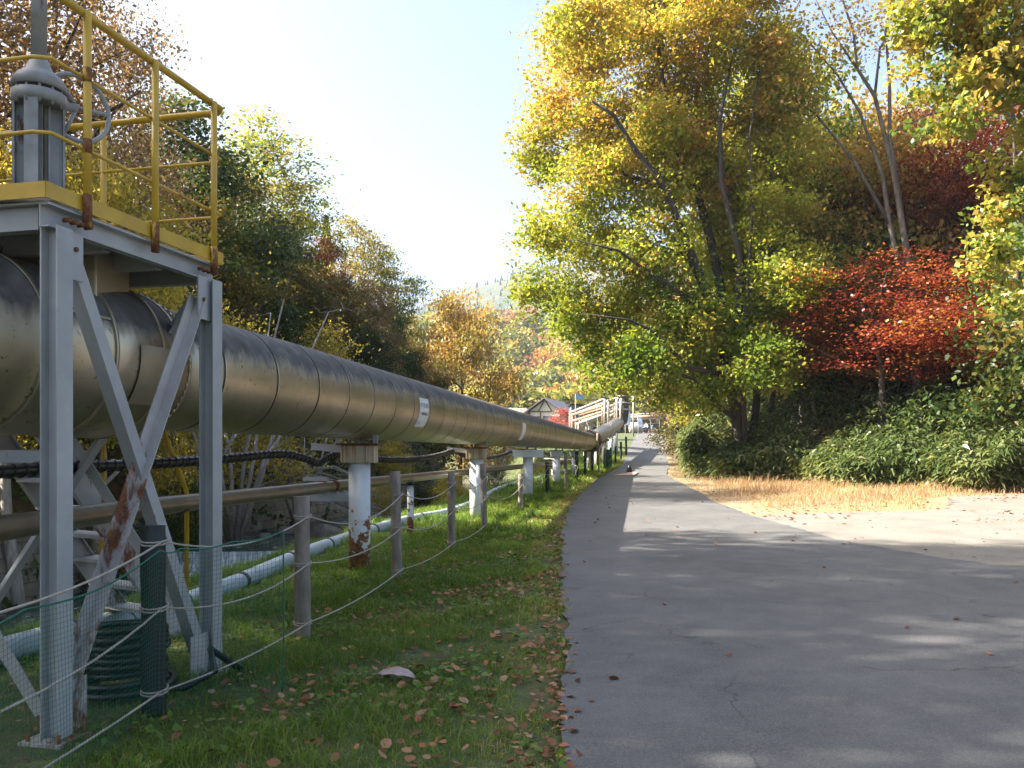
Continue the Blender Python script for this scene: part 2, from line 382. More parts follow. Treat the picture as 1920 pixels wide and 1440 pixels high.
cf = N(n, 'ShaderNodeMath', op='MULTIPLY'); n.links.new(cr, cf.inputs[0]); n.links.new(crm, cf.inputs[1])
c = mixc(n, cf.outputs[0], c, (.035,.033,.032))
n.links.new(c, p.inputs['Base Color']); p.inputs['Roughness'].default_value = .82; bump(n, p, noise(n, 55, 4, None, .75), .9, .008); M['asphalt'] = m
ry = np.concatenate([np.arange(-12, 30, .25), np.arange(30, 162.1, .8)])
jit = lambda y, s: .03*np.sin(y*1.1+s)+.02*np.sin(y*7.7+s*2)+.02*np.sin(y*15.3+s)
tag(strip('road', ry, rl(ry)+jit(ry, 0)+.018*rng.normal(size=len(ry)), rr(ry)+jit(ry, 4), 12, .03, M['asphalt']), kind='structure')
# gravel lot
m, n, p = newmat('gravel')
c = ramp(n, noise(n, 60, 4, None, .75), [(.3,(.06,.055,.047)), (.5,(.155,.142,.12)), (.7,(.36,.335,.285))])
c = mixc(n, .5, c, ramp(n, noise(n, 1.1, 6), [(.3,(.11,.10,.085)), (.7,(.23,.21,.175))]))
n.links.new(c, p.inputs['Base Color']); p.inputs['Roughness'].default_value = .95; bump(n, p, noise(n, 45, 4), .8, .015); M['gravel'] = m
LOT = ([0, 18.3, 19.2, 19.7, 20.6, 24.5, 26], [0, 5.1, 6.5, 9.4, 10.6, 12.6, 15.8])
ly = np.arange(6, 26.3, .15)
lx = np.maximum(rr(ly)-.35, np.where(ly > 17, np.interp(ly, *LOT), 0))+.10*np.sin(ly*9)+.08*np.sin(ly*23)+.12*rng.normal(size=len(ly))
tag(strip('gravel_lot', ly, lx, np.full(len(ly), 62.), 14, .014, M['gravel']), kind='structure')

# river
m, n, p = newmat('river_water')
foam = ramp(n, noise(n, 2.4, 7, scaled(n, (1, .45, 1)), .75), [(.56,(.035,.04,.035)), (.68,(.55,.58,.6))])
n.links.new(foam, p.inputs['Base Color']); p.inputs['Roughness'].default_value = .12
bump(n, p, noise(n, 5, 5, scaled(n, (1,.6,1))), .9, .08); M['water'] = m
m, n, p = newmat('falling_water')
c = ramp(n, noise(n, 9, 5, scaled(n, (1.6, 1, .12))), [(.35,(.14,.17,.19)), (.65,(.72,.76,.80))])
n.links.new(c, p.inputs['Base Color']); p.inputs['Roughness'].default_value = .3; bump(n, p, noise(n, 12, 3, scaled(n, (1.6,1,.1))), .6, .05); M['fall'] = m
def wstrip(name, y0, y1, z, mat):
    yy = np.arange(y0, y1+.01, .8); Yg = np.repeat(yy[:, None], 30, 1); t = np.linspace(0, 1, 30)[None]
    Xg = (xw(yy)-1)[:, None]*(1-t)+(xe(yy)+.2)[:, None]*t
    return Xg, Yg, np.full(Xg.shape, z)+.02*vnoise(Xg, Yg, .4)
tag(link('river', grid_mesh('river', *wstrip('r', 26, 110, -1.45, 0)), M['water']), kind='structure')
tag(link('river_below_weir', grid_mesh('river_lower', *wstrip('r', -20, 25.9, -2.35, 0)), M['water']), kind='structure')
xx = np.linspace(-12.6, -1.2, 60); zz = np.linspace(0, 1, 8)
Xg, Tg = np.meshgrid(xx, zz); Yg = 26.05-.5*Tg**2-.05*np.sin(Xg*5)*Tg+.2*np.sin(Xg*.9); Zg = -1.43-.98*Tg
wr = empty('weir', (-7, 26, -2.4)); tag(wr, 'low weir across the stream with white water falling over it', 'weir')
o = link('falling_water', grid_mesh('falling_water', Xg+7, Yg-26, Zg+2.4), M['fall'], wr)
MB().box((0, .5, .45), (11.6, .5, .9)).build('sill', M['concrete'], wr)

# far ridge
rx = np.linspace(-900, 1600, 260); rt = np.linspace(0, 1, 26); RX, RT = np.meshgrid(rx, rt)
top = np.interp(rx, [-900, -350, -120, 0, 40, 200, 600, 1600], [60, 110, 172, 212, 222, 230, 215, 120])+5*vnoise(rx, rx*0, 40)
RZ = 8+(top[None]-8)*np.sin(RT*math.pi/2)+4*vnoise(RX, RT*400, 30)*RT; RY = 720+RT*330+10*vnoise(RX, RT*300, 50)
m, n, p = newmat('ridge_wood')
c = ramp(n, noise(n, .03, 7, None, .75), [(.3,(.025,.04,.03)), (.5,(.05,.065,.035)), (.62,(.13,.09,.04)), (.78,(.06,.08,.04))])
n.links.new(c, p.inputs['Base Color']); p.inputs['Roughness'].default_value = 1; bump(n, p, noise(n, .12, 5), 1, 4.); M['ridge'] = m
tag(link('hills', grid_mesh('hills', RX, RY, RZ), m), kind='structure')

# ------------------------------------------------------------------ foliage tools
def leaf_quads(c, size, up=.5, rs=None, asp=.62):
    """diamond leaves, slightly folded; c (N,3)"""
    r = rs or rng; k = len(c)
    nrmv = nrm(r.normal(size=(k, 3))+np.array([0, 0, up]))
    a = nrm(np.cross(nrmv, r.normal(size=(k, 3)))); b = np.cross(nrmv, a)
    s = (size*(.6+.8*r.random(k)))[:, None]
    v = np.stack([c-a*s*.5, c+b*s*asp*.5-a*s*.06, c+a*s*.5-nrmv*s*.12, c-b*s*asp*.5-a*s*.06], 1)
    return v.reshape(-1, 3)
def crown_and_limbs(paths, ells, natt, per, size, sigma, seed, huef=None, flat=.6, up=.5, twig=.012, downpen=1.6, asp=.62, twn=4):
    r = np.random.default_rng(seed)
    E = np.array([list(e[0])+list(e[1]) for e in ells], float)
    vol = E[:, 3]*E[:, 4]*E[:, 5]; wgt = vol**.75; wgt /= wgt.sum()
    idx = r.choice(len(E), natt, p=wgt); d = nrm(r.normal(size=(natt, 3))); rad = r.random(natt)**.45
    A = E[idx, :3]+d*E[idx, 3:]*rad[:, None]
    mb = MB(); nodes = []; nr = []
    for pts, rs in paths:
        mb.tube(pts, rs, 9, smooth=True)
        for i in range(len(pts)-1):
            for t in (0, .33, .66):
                nodes.append(np.array(pts[i])*(1-t)+np.array(pts[i+1])*t); nr.append(rs[i]*(1-t)+rs[i+1]*t)
        nodes.append(np.array(pts[-1])); nr.append(rs[-1])
    c0 = np.mean([q for q in nodes], 0)
    order = np.argsort(np.min(np.linalg.norm(A[:, None]-np.array(nodes)[None], axis=2), 1))
    for i in order:
        p = A[i]; NA = np.array(nodes); dd = p-NA; dist = np.linalg.norm(dd, axis=1)
        cost = dist+downpen*np.maximum(-dd[:, 2], 0)+.15*np.abs(dd[:, 2])*0
        j = int(np.argmin(cost)); q = NA[j]; L = dist[j]
        r0 = min(nr[j]*.7, twig+.016*L); mid = q*.5+p*.5+np.array([0, 0, -.06*L])+r.normal(size=3)*.07*L
        mid2 = q*.2+p*.8+r.normal(size=3)*.05*L
        mb.tube([q, mid, mid2, p], [r0, r0*.75, r0*.5, r0*.3], twn, cap=False)
        nodes += [mid, mid2, p]; nr += [r0*.75, r0*.5, r0*.3]
    k = per; C = np.repeat(A, k, 0)+r.normal(size=(natt*k, 3))*sigma*np.array([1, 1, flat])
    hc = r.random(natt) if huef is None else huef(A, r)
    hue = np.clip(np.repeat(hc, k)+r.normal(size=natt*k)*.10, 0, 1)
    return mb, leaf_quads(C, size, up, r, asp), hue
def tree_obj(name, label, cat, base, data, lm, bark, group=None):
    mb, lv, hue = data; root = empty(name, base); tag(root, label, cat, group)
    mb.build('trunk', bark, root)
    if lv is not None: link('crown', quads_mesh('crown', lv, 4, hue), lm, root)
    return root
def auto_paths(h, r0, nl, spread, seed, lean=0, start=.3, topf=.78):
    r = np.random.default_rng(seed); k = 8
    zs = np.linspace(-.4, h*topf, k); wob = np.cumsum(r.normal(size=(k, 2))*h*.012, 0)
    tr = [(lean*z+wob[i, 0], wob[i, 1], z) for i, z in enumerate(zs)]
    paths = [(tr, [r0*(1.15-1.05*i/(k-1)) for i in range(k)])]
    for j in range(nl):
        f = start+(topf-start-.1)*j/max(nl-1, 1); i = min(int(f*(k-1)/topf), k-2); b = np.array(tr[i])*.5+np.array(tr[i+1])*.5
        a = j*2.4+r.random(); L = spread*(.88-.42*f)*(.8+.3*r.random())
        d = np.array([math.cos(a), math.sin(a), 0])
        pts = [b, b+d*L*.35+[0,0,L*.18], b+d*L*.7+[0,0,L*.45], b+d*L+[0,0,L*.7]]
        rb = r0*(1-.8*f)*.55; paths.append((pts, [rb, rb*.75, rb*.5, rb*.25]))
    return paths
def blobs(h, spread, n, seed, z0=.35, z1=.95, size=.3):
    r = np.random.default_rng(seed+50); out = []
    for i in range(n):
        f = i/(n-1); z = h*(z0+(z1-z0)*f); a = i*2.4+r.random()
        rr_ = spread*math.sin(math.pi*min(max(.18+.75*f, 0), 1))*(.75 if i < n-1 else 0)*(.5+.5*r.random())
        s = h*size*(.7+.5*r.random())*(1-.35*f)
        out.append(((rr_*math.cos(a), rr_*math.sin(a), z-s*.3), (s, s, s*.62)))
    return out
PROTO = {}
def proto(key, h, spread, natt, per, size, sigma, lm, bark, seed, **k):
    kk = {a: k.pop(a) for a in ('nb', 'z0', 'z1', 'bs', 'nl', 'start', 'r0', 'lean', 'topf') if a in k}
    paths = auto_paths(h, kk.get('r0', h*.016), kk.get('nl', 7), spread, seed, kk.get('lean', 0), kk.get('start', .3), kk.get('topf', .78))
    ells = blobs(h, spread, kk.get('nb', 14), seed, kk.get('z0', .35), kk.get('z1', .95), kk.get('bs', .2))
    data = crown_and_limbs(paths, ells, natt, per, size, sigma, seed, **k)
    PROTO[key] = (data, lm, bark, float(np.quantile(data[1][:, 2], .997)), [None])
proto('round', 10, 3.4, 260, 105, 0.163, .42, 'yellowgreen', 'bark_mid', 11)
proto('dense', 10, 3.2, 300, 122, 0.163, .45, 'dark', 'bark', 12, z0=.15, start=.15, nb=18)
proto('olive', 10, 3.0, 260, 96, 0.155, .42, 'olive', 'bark_mid', 13, z0=.2)
proto('brown', 10, 3.6, 260, 78, 0.148, .42, 'brown', 'bark', 14, z0=.2)
proto('sparse', 10, 3.0, 170, 45, 0.148, .38, 'goldolive', 'bark_mid', 15, nb=12, flat=.4)
proto('yellow', 10, 3.0, 220, 150, .115, .40, 'yellow', 'bark_pale', 16, z0=.5)
proto('red', 10, 4.6, 210, 78, .125, .55, 'red', 'bark', 17, z0=.5, flat=.25, up=1.6, nb=18, start=.35)
proto('green', 10, 3.4, 260, 105, 0.163, .45, 'green', 'bark', 18, z0=.2)
proto('orange', 10, 3.6, 260, 73, 0.163, .40, 'orange', 'bark_mid', 19, z0=.3)
proto('shrub', 4, 2.2, 150, 120, .085, .30, 'green', 'bark', 20, z0=.15, start=.1, bs=.3)
proto('shrub_yellow', 4, 2.2, 150, 95, .085, .30, 'yellow', 'bark_pale', 21, z0=.2, start=.1, bs=.3)
proto('shrub_pink', 4, 2.4, 150, 100, .11, .26, 'pink', 'bark', 22, z0=.2, start=.1, bs=.3)
proto('umbrella', 10, 3.2, 120, 78, 0.148, .45, 'yellowgreen', 'bark_mid', 23, z0=.45, flat=.25, nb=9, bs=.17, up=1.2)
proto('big_brown', 20, 4.6, 600, 56, .17, .50, 'brown', 'bark', 24, z0=.2, nb=34, bs=.13, nl=14, start=.2, r0=.30)
# bare twiggy shrub
r = np.random.default_rng(31)
pp = [([(0,0,0), (.4*math.cos(a), .4*math.sin(a), 1.3), (1.1*math.cos(a+.2), 1.1*math.sin(a+.2), 2.9+.5*math.sin(a*3))], [.035, .022, .008]) for a in np.arange(0, 6.2, .75)]
bd = crown_and_limbs(pp, [((0,0,2.4), (1.9,1.9,1.5))], 150, 3, .045, .2, 31, twig=.006, twn=3)
PROTO['bare'] = (bd, 'yellow', 'bark_pale', 4, [None])
# conifer
r = np.random.default_rng(33); cv = []; ch = []
for z in np.arange(1.5, 10, .28):
    R = 1.7*(1-z/10.4); nn = int(30+120*R)
    a = r.random(nn)*6.28; q = r.random(nn)**.6*R
    cv.append(np.stack([q*np.cos(a), q*np.sin(a), z-q*.35+r.normal(size=nn)*.07], 1))
cv = np.concatenate(cv); ptr = MB(); ptr.tube([(0,0,-.3), (0,0,5), (0,0,10)], [.16, .09, .02], 7)
PROTO['conifer'] = ((ptr, leaf_quads(cv, .34, .8, r, .4), np.clip(r.random(len(cv)), 0, 1)), 'conifer', 'bark', 10, [None])

NAMES = {'round': 'broadleaf_tree', 'dense': 'evergreen_tree', 'olive': 'broadleaf_tree', 'brown': 'broadleaf_tree', 'big_brown': 'broadleaf_tree', 'sparse': 'sparse_tree',
         'yellow': 'yellow_tree', 'red': 'red_maple', 'green': 'green_tree', 'orange': 'orange_tree', 'shrub': 'shrub', 'shrub_yellow': 'yellow_shrub',
         'shrub_pink': 'red_shrub', 'umbrella': 'sparse_tree', 'bare': 'bare_shrub', 'conifer': 'conifer_tree'}
def put(key, px, Yd, top=None, h=None, w=1., label='', rz=None, z=None, group=None, lm=None, X=None):
    data, lmk, bk, h0, cache = PROTO[key]
    x = at(px, Yd) if X is None else X
    zb = Hs(x, Yd) if z is None else z
    if top is not None: h = zat(top, Yd)-zb
    cat = 'shrub' if 'shrub' in NAMES[key] else 'tree'
    if cache[0] is None:
        o = tree_obj(NAMES[key], label, cat, (x, Yd, zb), data, LM[lmk], M[bk], group); cache[0] = o
    else:
        o = copy_tree(cache[0]); o.location = (x, Yd, zb); tag(o, label, cat)
        if 'group' in o: del o['group']
        if group: o['group'] = group
    s = h/h0; o.scale = (s*w, s*w, s); o.rotation_euler[2] = rz if rz is not None else random.random()*6.28
    return o
# ------------------------------------------------------------------ the big steam pipe
def PX(y): return -3.8+.17*y-.045*max(0, 8.5-y)**1.3
PD = V(.17, 1, 0).normalized(); PR = .475; PZ = 1.73+PR
side = V(PD.y, -PD.x, 0)
def seg_pipe(y0, y1, R, step, groove=.011, phase=0):
    mb = MB(); ys_ = [y0]; gm = []; rs = [R]
    y = y0+step*.6+phase
    while y < y1:
        ys_ += [y-groove-.012, y-groove, y-groove+.001, y+groove-.001, y+groove, y+groove+.012]; rs += [R, R, R-.010, R-.010, R, R]; gm += [0, 0, 1, 1, 1, 0]; y += step
    ys_.append(y1); rs.append(R); gm.append(0)
    mb.tube([V(PX(a), a, PZ) for a in ys_], rs, 64, gm=gm); return mb
pipe = empty('steam_pipe', (PX(11), 11, 1.73)); tag(pipe, 'huge horizontal metal-clad pipe with sooty top, carried on white piers beside the road', 'pipe')
def addp(mb, name, mats, root, bevel=0):
    o = mb.build(name, mats, root, bevel); o.matrix_parent_inverse = Matrix.Translation(-Vector(root.location)); return o
addp(seg_pipe(6.35, 47.5, PR, .82), 'cladding', [M['pipe'], M['seam']], pipe)
# larger insulated valve casing under the platform
mb = MB(); ysr = [(1.5, .462), (3.9, .462), (4.02, .462), (4.05, .462), (4.35, .462), (4.37, .462), (4.95, .462), (4.98, .53), (5.0, .545), (5.02, .54), (5.55, .54), (5.57, .55), (6.0, .55), (6.02, .53), (6.22, .525), (6.24, .505), (6.36, .50), (6.37, .475)]
mb.tube([V(PX(a), a, PZ) for a, b in ysr], [b for a, b in ysr], 64); addp(mb, 'valve_casing', M['pipe'], pipe)
mb = MB()
for a, R in ((4.03, .466), (4.36, .466), (5.01, .548), (5.56, .555), (6.01, .556), (6.23, .53), (6.36, .505)):
    mb.tube([V(PX(a-.012), a-.012, PZ), V(PX(a+.012), a+.012, PZ)], R, 64, m=0)
for a in (6.23,):
    for k in range(28):
        t = -1.3+k*.1; nrml = side*math.cos(t)+V(0,0,1)*math.sin(t); R = .56
        c = V(PX(a+.04), a+.04, PZ)+nrml*(R-.028); mb.box(c, (.012,.03,.02), m=0)
addp(mb, 'lap_joint', M['neck'], pipe)
# patch plates on the casing
for a0, a1, t0, t1, R in ((5.72, 6.12, -.62, .12, .562), (5.12, 5.5, .35, .38, .553)):
    vs = []; k = 8
    for i in range(k+1):
        t = t0+(t1-t0)*i/k; nn = side*math.cos(t)+V(0,0,1)*math.sin(t)
        vs += [V(PX(a0), a0, PZ)+nn*R, V(PX(a1), a1, PZ)+nn*R]
    addp(MB().add(vs, [(2*i, 2*i+1, 2*i+3, 2*i+2) for i in range(k)], 0, True), 'patch_plate', M['neck'], pipe)
# insulated neck rising to the platform
mb = MB(); a = 5.66; c = V(PX(a)+.12, a, 0)
def rect(z, hx, hy, cc=None): cc = cc or c; return [cc+V(-hx,-hy,z), cc+V(hx,-hy,z), cc+V(hx,hy,z), cc+V(-hx,hy,z)]
L = rect(2.12, .34, .36)+rect(2.36, .25, .24)+rect(2.86, .25, .24)
mb.add(L, [(i+4*k, (i+1) % 4+4*k, (i+1) % 4+4*k+4, i+4*k+4) for k in (0, 1) for i in range(4)]+[(8,9,10,11)])
addp(mb, 'neck_box', M['neck'], pipe, .012)
# labels on the near side
def sticker(y, wy, t0, t1, ink=True, nm='warning_label'):
    def patch(y0, y1, ta, tb, R, k=8):
        vs = []
        for i in range(k+1):
            t = ta+(tb-ta)*i/k; nn = side*math.cos(t)+V(0,0,1)*math.sin(t)
            vs += [V(PX(y0), y0, PZ)+nn*R, V(PX(y1), y1, PZ)+nn*R]
        return vs, [(2*i, 2*i+1, 2*i+3, 2*i+2) for i in range(k)]
    o = addp(MB().add(*patch(y-wy/2, y+wy/2, t0, t1, PR+.004)), nm, M['label'], pipe)
    if not ink: return
    r = random.Random(4)
    def row(f, hgt, n_, y0, y1, name, mat):
        mb = MB(); tc = t1+(t0-t1)*f; dt = hgt/PR
        for i in range(n_):
            a = y0+(y1-y0)*(i+.1)/n_; b = y0+(y1-y0)*(i+.9)/n_
            # each character: two stems and two or three bars, unreadable at this distance as in the photograph
            for q in (a, (a+b)/2+.002*r.uniform(-1, 1), b-.006):
                if r.random() < .8: mb.add(*patch(q, q+.006, tc-dt*r.uniform(.3,.5), tc+dt*r.uniform(.3,.5), PR+.006, 2))
            for q in (-.42, 0, .4):
                if r.random() < .8: mb.add(*patch(a, b, tc+dt*q-.006, tc+dt*q+.006, PR+.0065, 1))
        addp(mb, name, mat, o).parent = o
    row(.24, .055, 6, y-wy*.42, y+wy*.42, 'lettering', M['ink'])
    row(.52, .045, 6, y-wy*.30, y+wy*.40, 'lettering', M['ink'])
    row(.52, .045, 1, y-wy*.44, y-wy*.33, 'lettering', M['ink_red'])
    row(.84, .045, 1, y-wy*.36, y-wy*.16, 'lettering', M['ink'])
sticker(12.25, .46, -.62, .27)
sticker(21.4, .5, -.75, .22, False)
for y in (34.5, 41.5): sticker(y, .35, -.8, .1, False)
# brown mitred elbow and its casing
EB = V(PX(48), 48, PZ)
d2 = V(at(1160, 76)-EB.x, 76-EB.y, 2.05).normalized(); E2 = V(at(1160, 76), 76, PZ+2.1)
mb = MB(); mb.tube([V(PX(47.3), 47.3, PZ), EB, EB+d2*.9], [.66, .70, .66], 8, smooth=False)
addp(mb, 'elbow_casing', M['elbow'], pipe)
mb = MB(); L = (E2-EB).length; k = int(L/1.1); pts = []; rs = []
for i in range(k+1):
    p = EB+(E2-EB)*(i/k); pts += [p-d2*.02, p, p+d2*.02]; rs += [PR, PR*.975, PR]
mb.tube(pts, rs, 40); o = addp(mb, 'rising_section', M['small_pipe'], pipe)
mb = MB(); up1 = E2+V(.35, .4, .2); mb.tube([E2-d2*.3, E2+V(.1,.2,.1), up1, up1+V(.15,.1,.6), up1+V(.15,.1,2.2), up1+V(-.15,.1,2.9), up1+V(-.9,.2,3.1)], [.5, .52, .5, .48, .48, .46, .42], 20)
addp(mb, 'riser_bend', M['elbow'], pipe)
mb = MB()
for z in (.9, 1.5, 2.1): mb.tube([up1+V(.15,.1,z), up1+V(.15,.1,z+.12)], .53, 20)
addp(mb, 'riser_band', M['galv'], pipe)

# piers
PY = [10.9, 17.95, 25.1, 32.2, 39.4, 46.5]
def make_pier(i, y):
    gz = float(g(y)); x = PX(y); top = 1.70
    rt = empty('pipe_pier', (x, y, gz))
    R = .137 if i < 2 else .145
    o = MB().tube([(0,0,-.3), (0,0,top-gz-.26)], R, 28).build('column', M['pier_flake'] if i == 0 else M['white_paint'], rt)
    big = i in (2,)
    mb = MB().box((0,0,top-gz-.16), (.42,.34,.22) if not big else (.9,.4,.22))
    for s in (-1, 1): mb.box((s*.12, 0, top-gz-.16), (.016,.40,.20))
    mb.build('cap', M['cap_rusty'] if i < 2 else M['white_paint'], rt, .006)
    MB().box((0,0,top-gz-.035), (.52,.42,.022)).build('saddle_plate', M['rust'], rt)
    for s in (-1, 1): MB().box((.12*s+.1, -.1, top-gz+.03), (.06,.05,.11)).build('pipe_shoe', M['valve_grey'], rt)
    if i < 3: MB().prism(cprof(.05,.09), (-.2,0,top-gz-.10), (-.62,0,top-gz-.06)).build('cable_bracket', M['galv'], rt)
    return rt
PL = ['nearest white pipe pier, its foot flaked to brown rust', 'second white pipe pier with rust-streaked cap, behind a grey fence post', 'third white pipe pier with a wide pale grey cap', 'fourth white pipe pier along the big pipe, no rust on its cap', 'fifth slim white pipe pier, beside a black fence post', 'last white pipe pier just before the brown elbow']
for i, y in enumerate(PY): tag(make_pier(i, y), PL[i], 'pier', 'white piers under the big pipe')
far = ['first short white pier under the rising pipe', 'second short white pier under the rising pipe', 'third short white pier under the rising pipe', 'white pier at the top of the rising pipe beside the riser']
for i, y in enumerate((53, 59, 65.5, 72)):
    f = (y-48)/28; x = EB.x+(E2.x-EB.x)*f; zz = PZ+2.1*f-PR; gz = Hs(x, y)
    rt = empty('pipe_pier', (x, y, gz)); tag(rt, far[i], 'pier', 'piers under the rising pipe')
    MB().tube([(0,0,-.4), (0,0,zz-gz-.15)], .17, 16).build('column', M['white_paint'], rt)
    MB().box((0,0,zz-gz-.08), (.7,.4,.18)).build('cap', M['white_paint'], rt)
rt = empty('elbow_support', (PX(46.9)+.1, 46.9, float(g(46.9)))); tag(rt, 'stout rust-brown block support under the brown elbow', 'support')
MB().box((0,0,.52), (.34,.3,1.05)).build('block', M['cap_rusty'], rt); MB().box((0,0,1.06), (.5,.42,.04)).build('plate', M['rust'], rt)

# ------------------------------------------------------------------ small pipe, ground pipe, cable
sp = [(-2.72, 2.6, 1.14), (-2.80, 4, 1.14), (-2.86, 5, 1.13), (-2.84, 6.5, 1.13), (-2.70, 8, 1.125), (-2.36, 10.9, 1.12)]+[(PX(y)-.42+(.04 if y < 14 else 0), y, 1.12+.0008*y) for y in (13, 16, 20, 24, 28, 33, 38, 42)]
sp += [(PX(44)-.9, 44, 1.2), (PX(45)-2.2, 45, 1.25)]
def smooth(pts, k=6):
    out = []; P = [Vector(p) for p in pts]
    for i in range(len(P)-1):
        p0, p1, p2, p3 = P[max(i-1,0)], P[i], P[i+1], P[min(i+2,len(P)-1)]
        for j in range(k):
            t = j/k; out.append(.5*((2*p1)+(p2-p0)*t+(2*p0-5*p1+4*p2-p3)*t*t+(3*p1-p0-3*p2+p3)*t**3))
    return out+[P[-1]]
small = empty('small_pipe', (-2.36, 10.9, 1.05)); tag(small, 'thin tan clad pipe running knee-high to waist-high below the huge pipe', 'pipe')
addp(MB().tube(smooth(sp), .0735, 20), 'cladding', M['small_pipe'], small)
for q in ((-2.80, 7.2), (-2.40, 10.75), (-2.33, 11.1), (PX(20)-.42, 20)):
    addp(MB().tube([V(q[0], q[1]-.05, 1.125), V(q[0]+.01, q[1]+.05, 1.125)], .079, 20), 'collar', M['rust'], small)
br = empty('pipe_bracket', (-2.05, 10.9, .9)); tag(br, 'grey steel bracket clamping the thin pipe to the nearest pier', 'bracket')
addp(MB().prism(cprof(.06,.10), (-2.0, 10.88, .99), (-2.66, 10.88, .99)), 'arm', M['galv'], br)
addp(MB().box((-2.37, 10.80, 1.13), (.09,.02,.22)).box((-2.50,10.83,1.225), (.30,.03,.05)), 'clamp', M['galv'], br)
for i, (y, lb) in enumerate(((14.6, 'short white post flaked with rust, first under the thin pipe'), (20.6, 'rust-red short post holding the thin pipe beside the second pier'), (27.5, 'low dark-capped short post holding the thin pipe near the third pier'), (34.5, 'farthest short post holding the thin pipe'))):
    x = PX(y)-.42; gz = float(g(y)); rt = empty('pipe_stand', (x, y, gz)); tag(rt, lb, 'stand', 'short stands under the thin pipe')
    MB().tube([(0,0,-.2), (0,0,1.0-gz)], .057, 14).build('post', M['pier_flake'], rt)
    MB().box((0,0,1.015-gz), (.36,.16,.025)).box((0,0,1.045-gz), (.1,.2,.03)).build('saddle', M['dark_steel'], rt)
gp = [(-4.2, 3.6), (-3.95, 5.0), (-3.72, 6.4), (-3.32, 8.2), (-3.05, 9.6), (-2.88, 11.5), (-2.72, 13.8), (-2.1, 16.4), (-1.35, 19), (-.85, 23), (-.40, 28), (.6, 33), (1.9, 39), (3.0, 44)]
gpts = smooth([(x, y, float(g(y))+.07+.03*math.sin(y*1.3)) for x, y in gp])
gr = empty('ground_pipe', (-2.88, 11.5, 0)); tag(gr, 'pale blue-white pipe lying in the grass along the stream bank', 'pipe')
addp(MB().tube(gpts, .10, 20), 'tube', M['ground_pipe'], gr)
for i in range(4, len(gpts)-3, 5):
    d = (gpts[i+1]-gpts[i]).normalized(); addp(MB().tube([gpts[i]-d*.035, gpts[i]+d*.035], .108, 20), 'strap', M['band'], gr)
# black cable bundle hanging between brackets
cab = empty('cable_bundle', (-2.4, 10.9, 1.6)); tag(cab, 'black spiral-wrapped cable bundle sagging beneath the huge pipe', 'cable')
cp = [(-3.75, 3.2, 1.38), (-3.55, 4.6, 1.38), (-3.32, 5.8, 1.435), (-3.10, 7.0, 1.46), (-2.88, 8.2, 1.49), (-2.62, 9.6, 1.545), (-2.50, 10.2, 1.50), (-2.42, 10.6, 1.43), (-2.36, 10.85, 1.49), (-2.30, 11.3, 1.55)]
for a, b in zip(PY[:-1], PY[1:]):
    for t in (.12, .3, .5, .7, .88, 1): y = a+(b-a)*t; cp.append((PX(y)-.5, y, 1.60-.16*4*t*(1-t)))
cpts = smooth(cp, 8); addp(MB().tube(cpts, .042, 12), 'sheath', M['black'], cab)
mb = MB(); acc = 0
hel = []
for i in range(len(cpts)-1):
    a, b = cpts[i], cpts[i+1]; d = b-a; n_ = max(int(d.length/.012), 1); s, u = frame(d)
    if a.y > 20: break
    for j in range(n_):
        p = a+d*j/n_; ph = acc*2*math.pi/.105; acc += d.length/n_; hel.append(p+s*math.cos(ph)*.046+u*math.sin(ph)*.046)
mb.tube(hel, .0075, 4); addp(mb, 'spiral_wrap', M['black'], cab)

# ------------------------------------------------------------------ rope fence
fence = empty('rope_fence', (-1.74, 7.09, 0)); tag(fence, 'low fence of round wooden and black posts strung with three ropes', 'fence')
posts = [(-2.30, 2.2, 1.1, .06, 'w'), (-2.12, 5.06, 1.12, .062, 'b'), (-1.74, 7.09, 1.19, .058, 'w'), (-1.34, 10.0, 1.29, .055, 'w'), (-.90, 12.7, 1.18, .05, 'w'), (-.50, 15.6, 1.22, .05, 'w'), (.20, 20.0, .86, .05, 'w'),
         (1.06, 25.3, 1.0, .055, 'b'), (1.84, 29, 1.18, .05, 'w'), (2.57, 34, 1.2, .06, 'b'), (3.3, 38.5, 1.15, .06, 'b'), (3.94, 42, 1.15, .055, 'b'), (4.36, 43.2, 2.0, .055, 'w'), (5.1, 47, 1.2, .06, 'w'), (5.9, 51, 1.2, .06, 'b'), (6.8, 56, 1.25, .06, 'b'), (7.9, 62, 1.3, .07, 'b'), (9.1, 68, 1.5, .08, 'b')]
tops = []
for i, (x, y, h, r_, k) in enumerate(posts):
    gz = float(g(y)); lean = V(random.uniform(-.03,.02), random.uniform(-.02,.02), 0)
    mb = MB(); n_ = 7
    r_ *= 1.12; mb.tube([V(x, y, gz-.3+(h+.3)*t/n_)+lean*(t/n_)+V(random.uniform(-1,1), random.uniform(-1,1), 0)*.004 for t in range(n_+1)], [r_*random.uniform(.95,1.05) for _ in range(n_+1)], 14)
    o = addp(mb, 'post', M['wood'] if k == 'w' else M['blackpost'], fence)
    if k == 'b': o['label'] = 'black sleeved fence post'
    tops.append((V(x, y, gz), h, lean, r_))
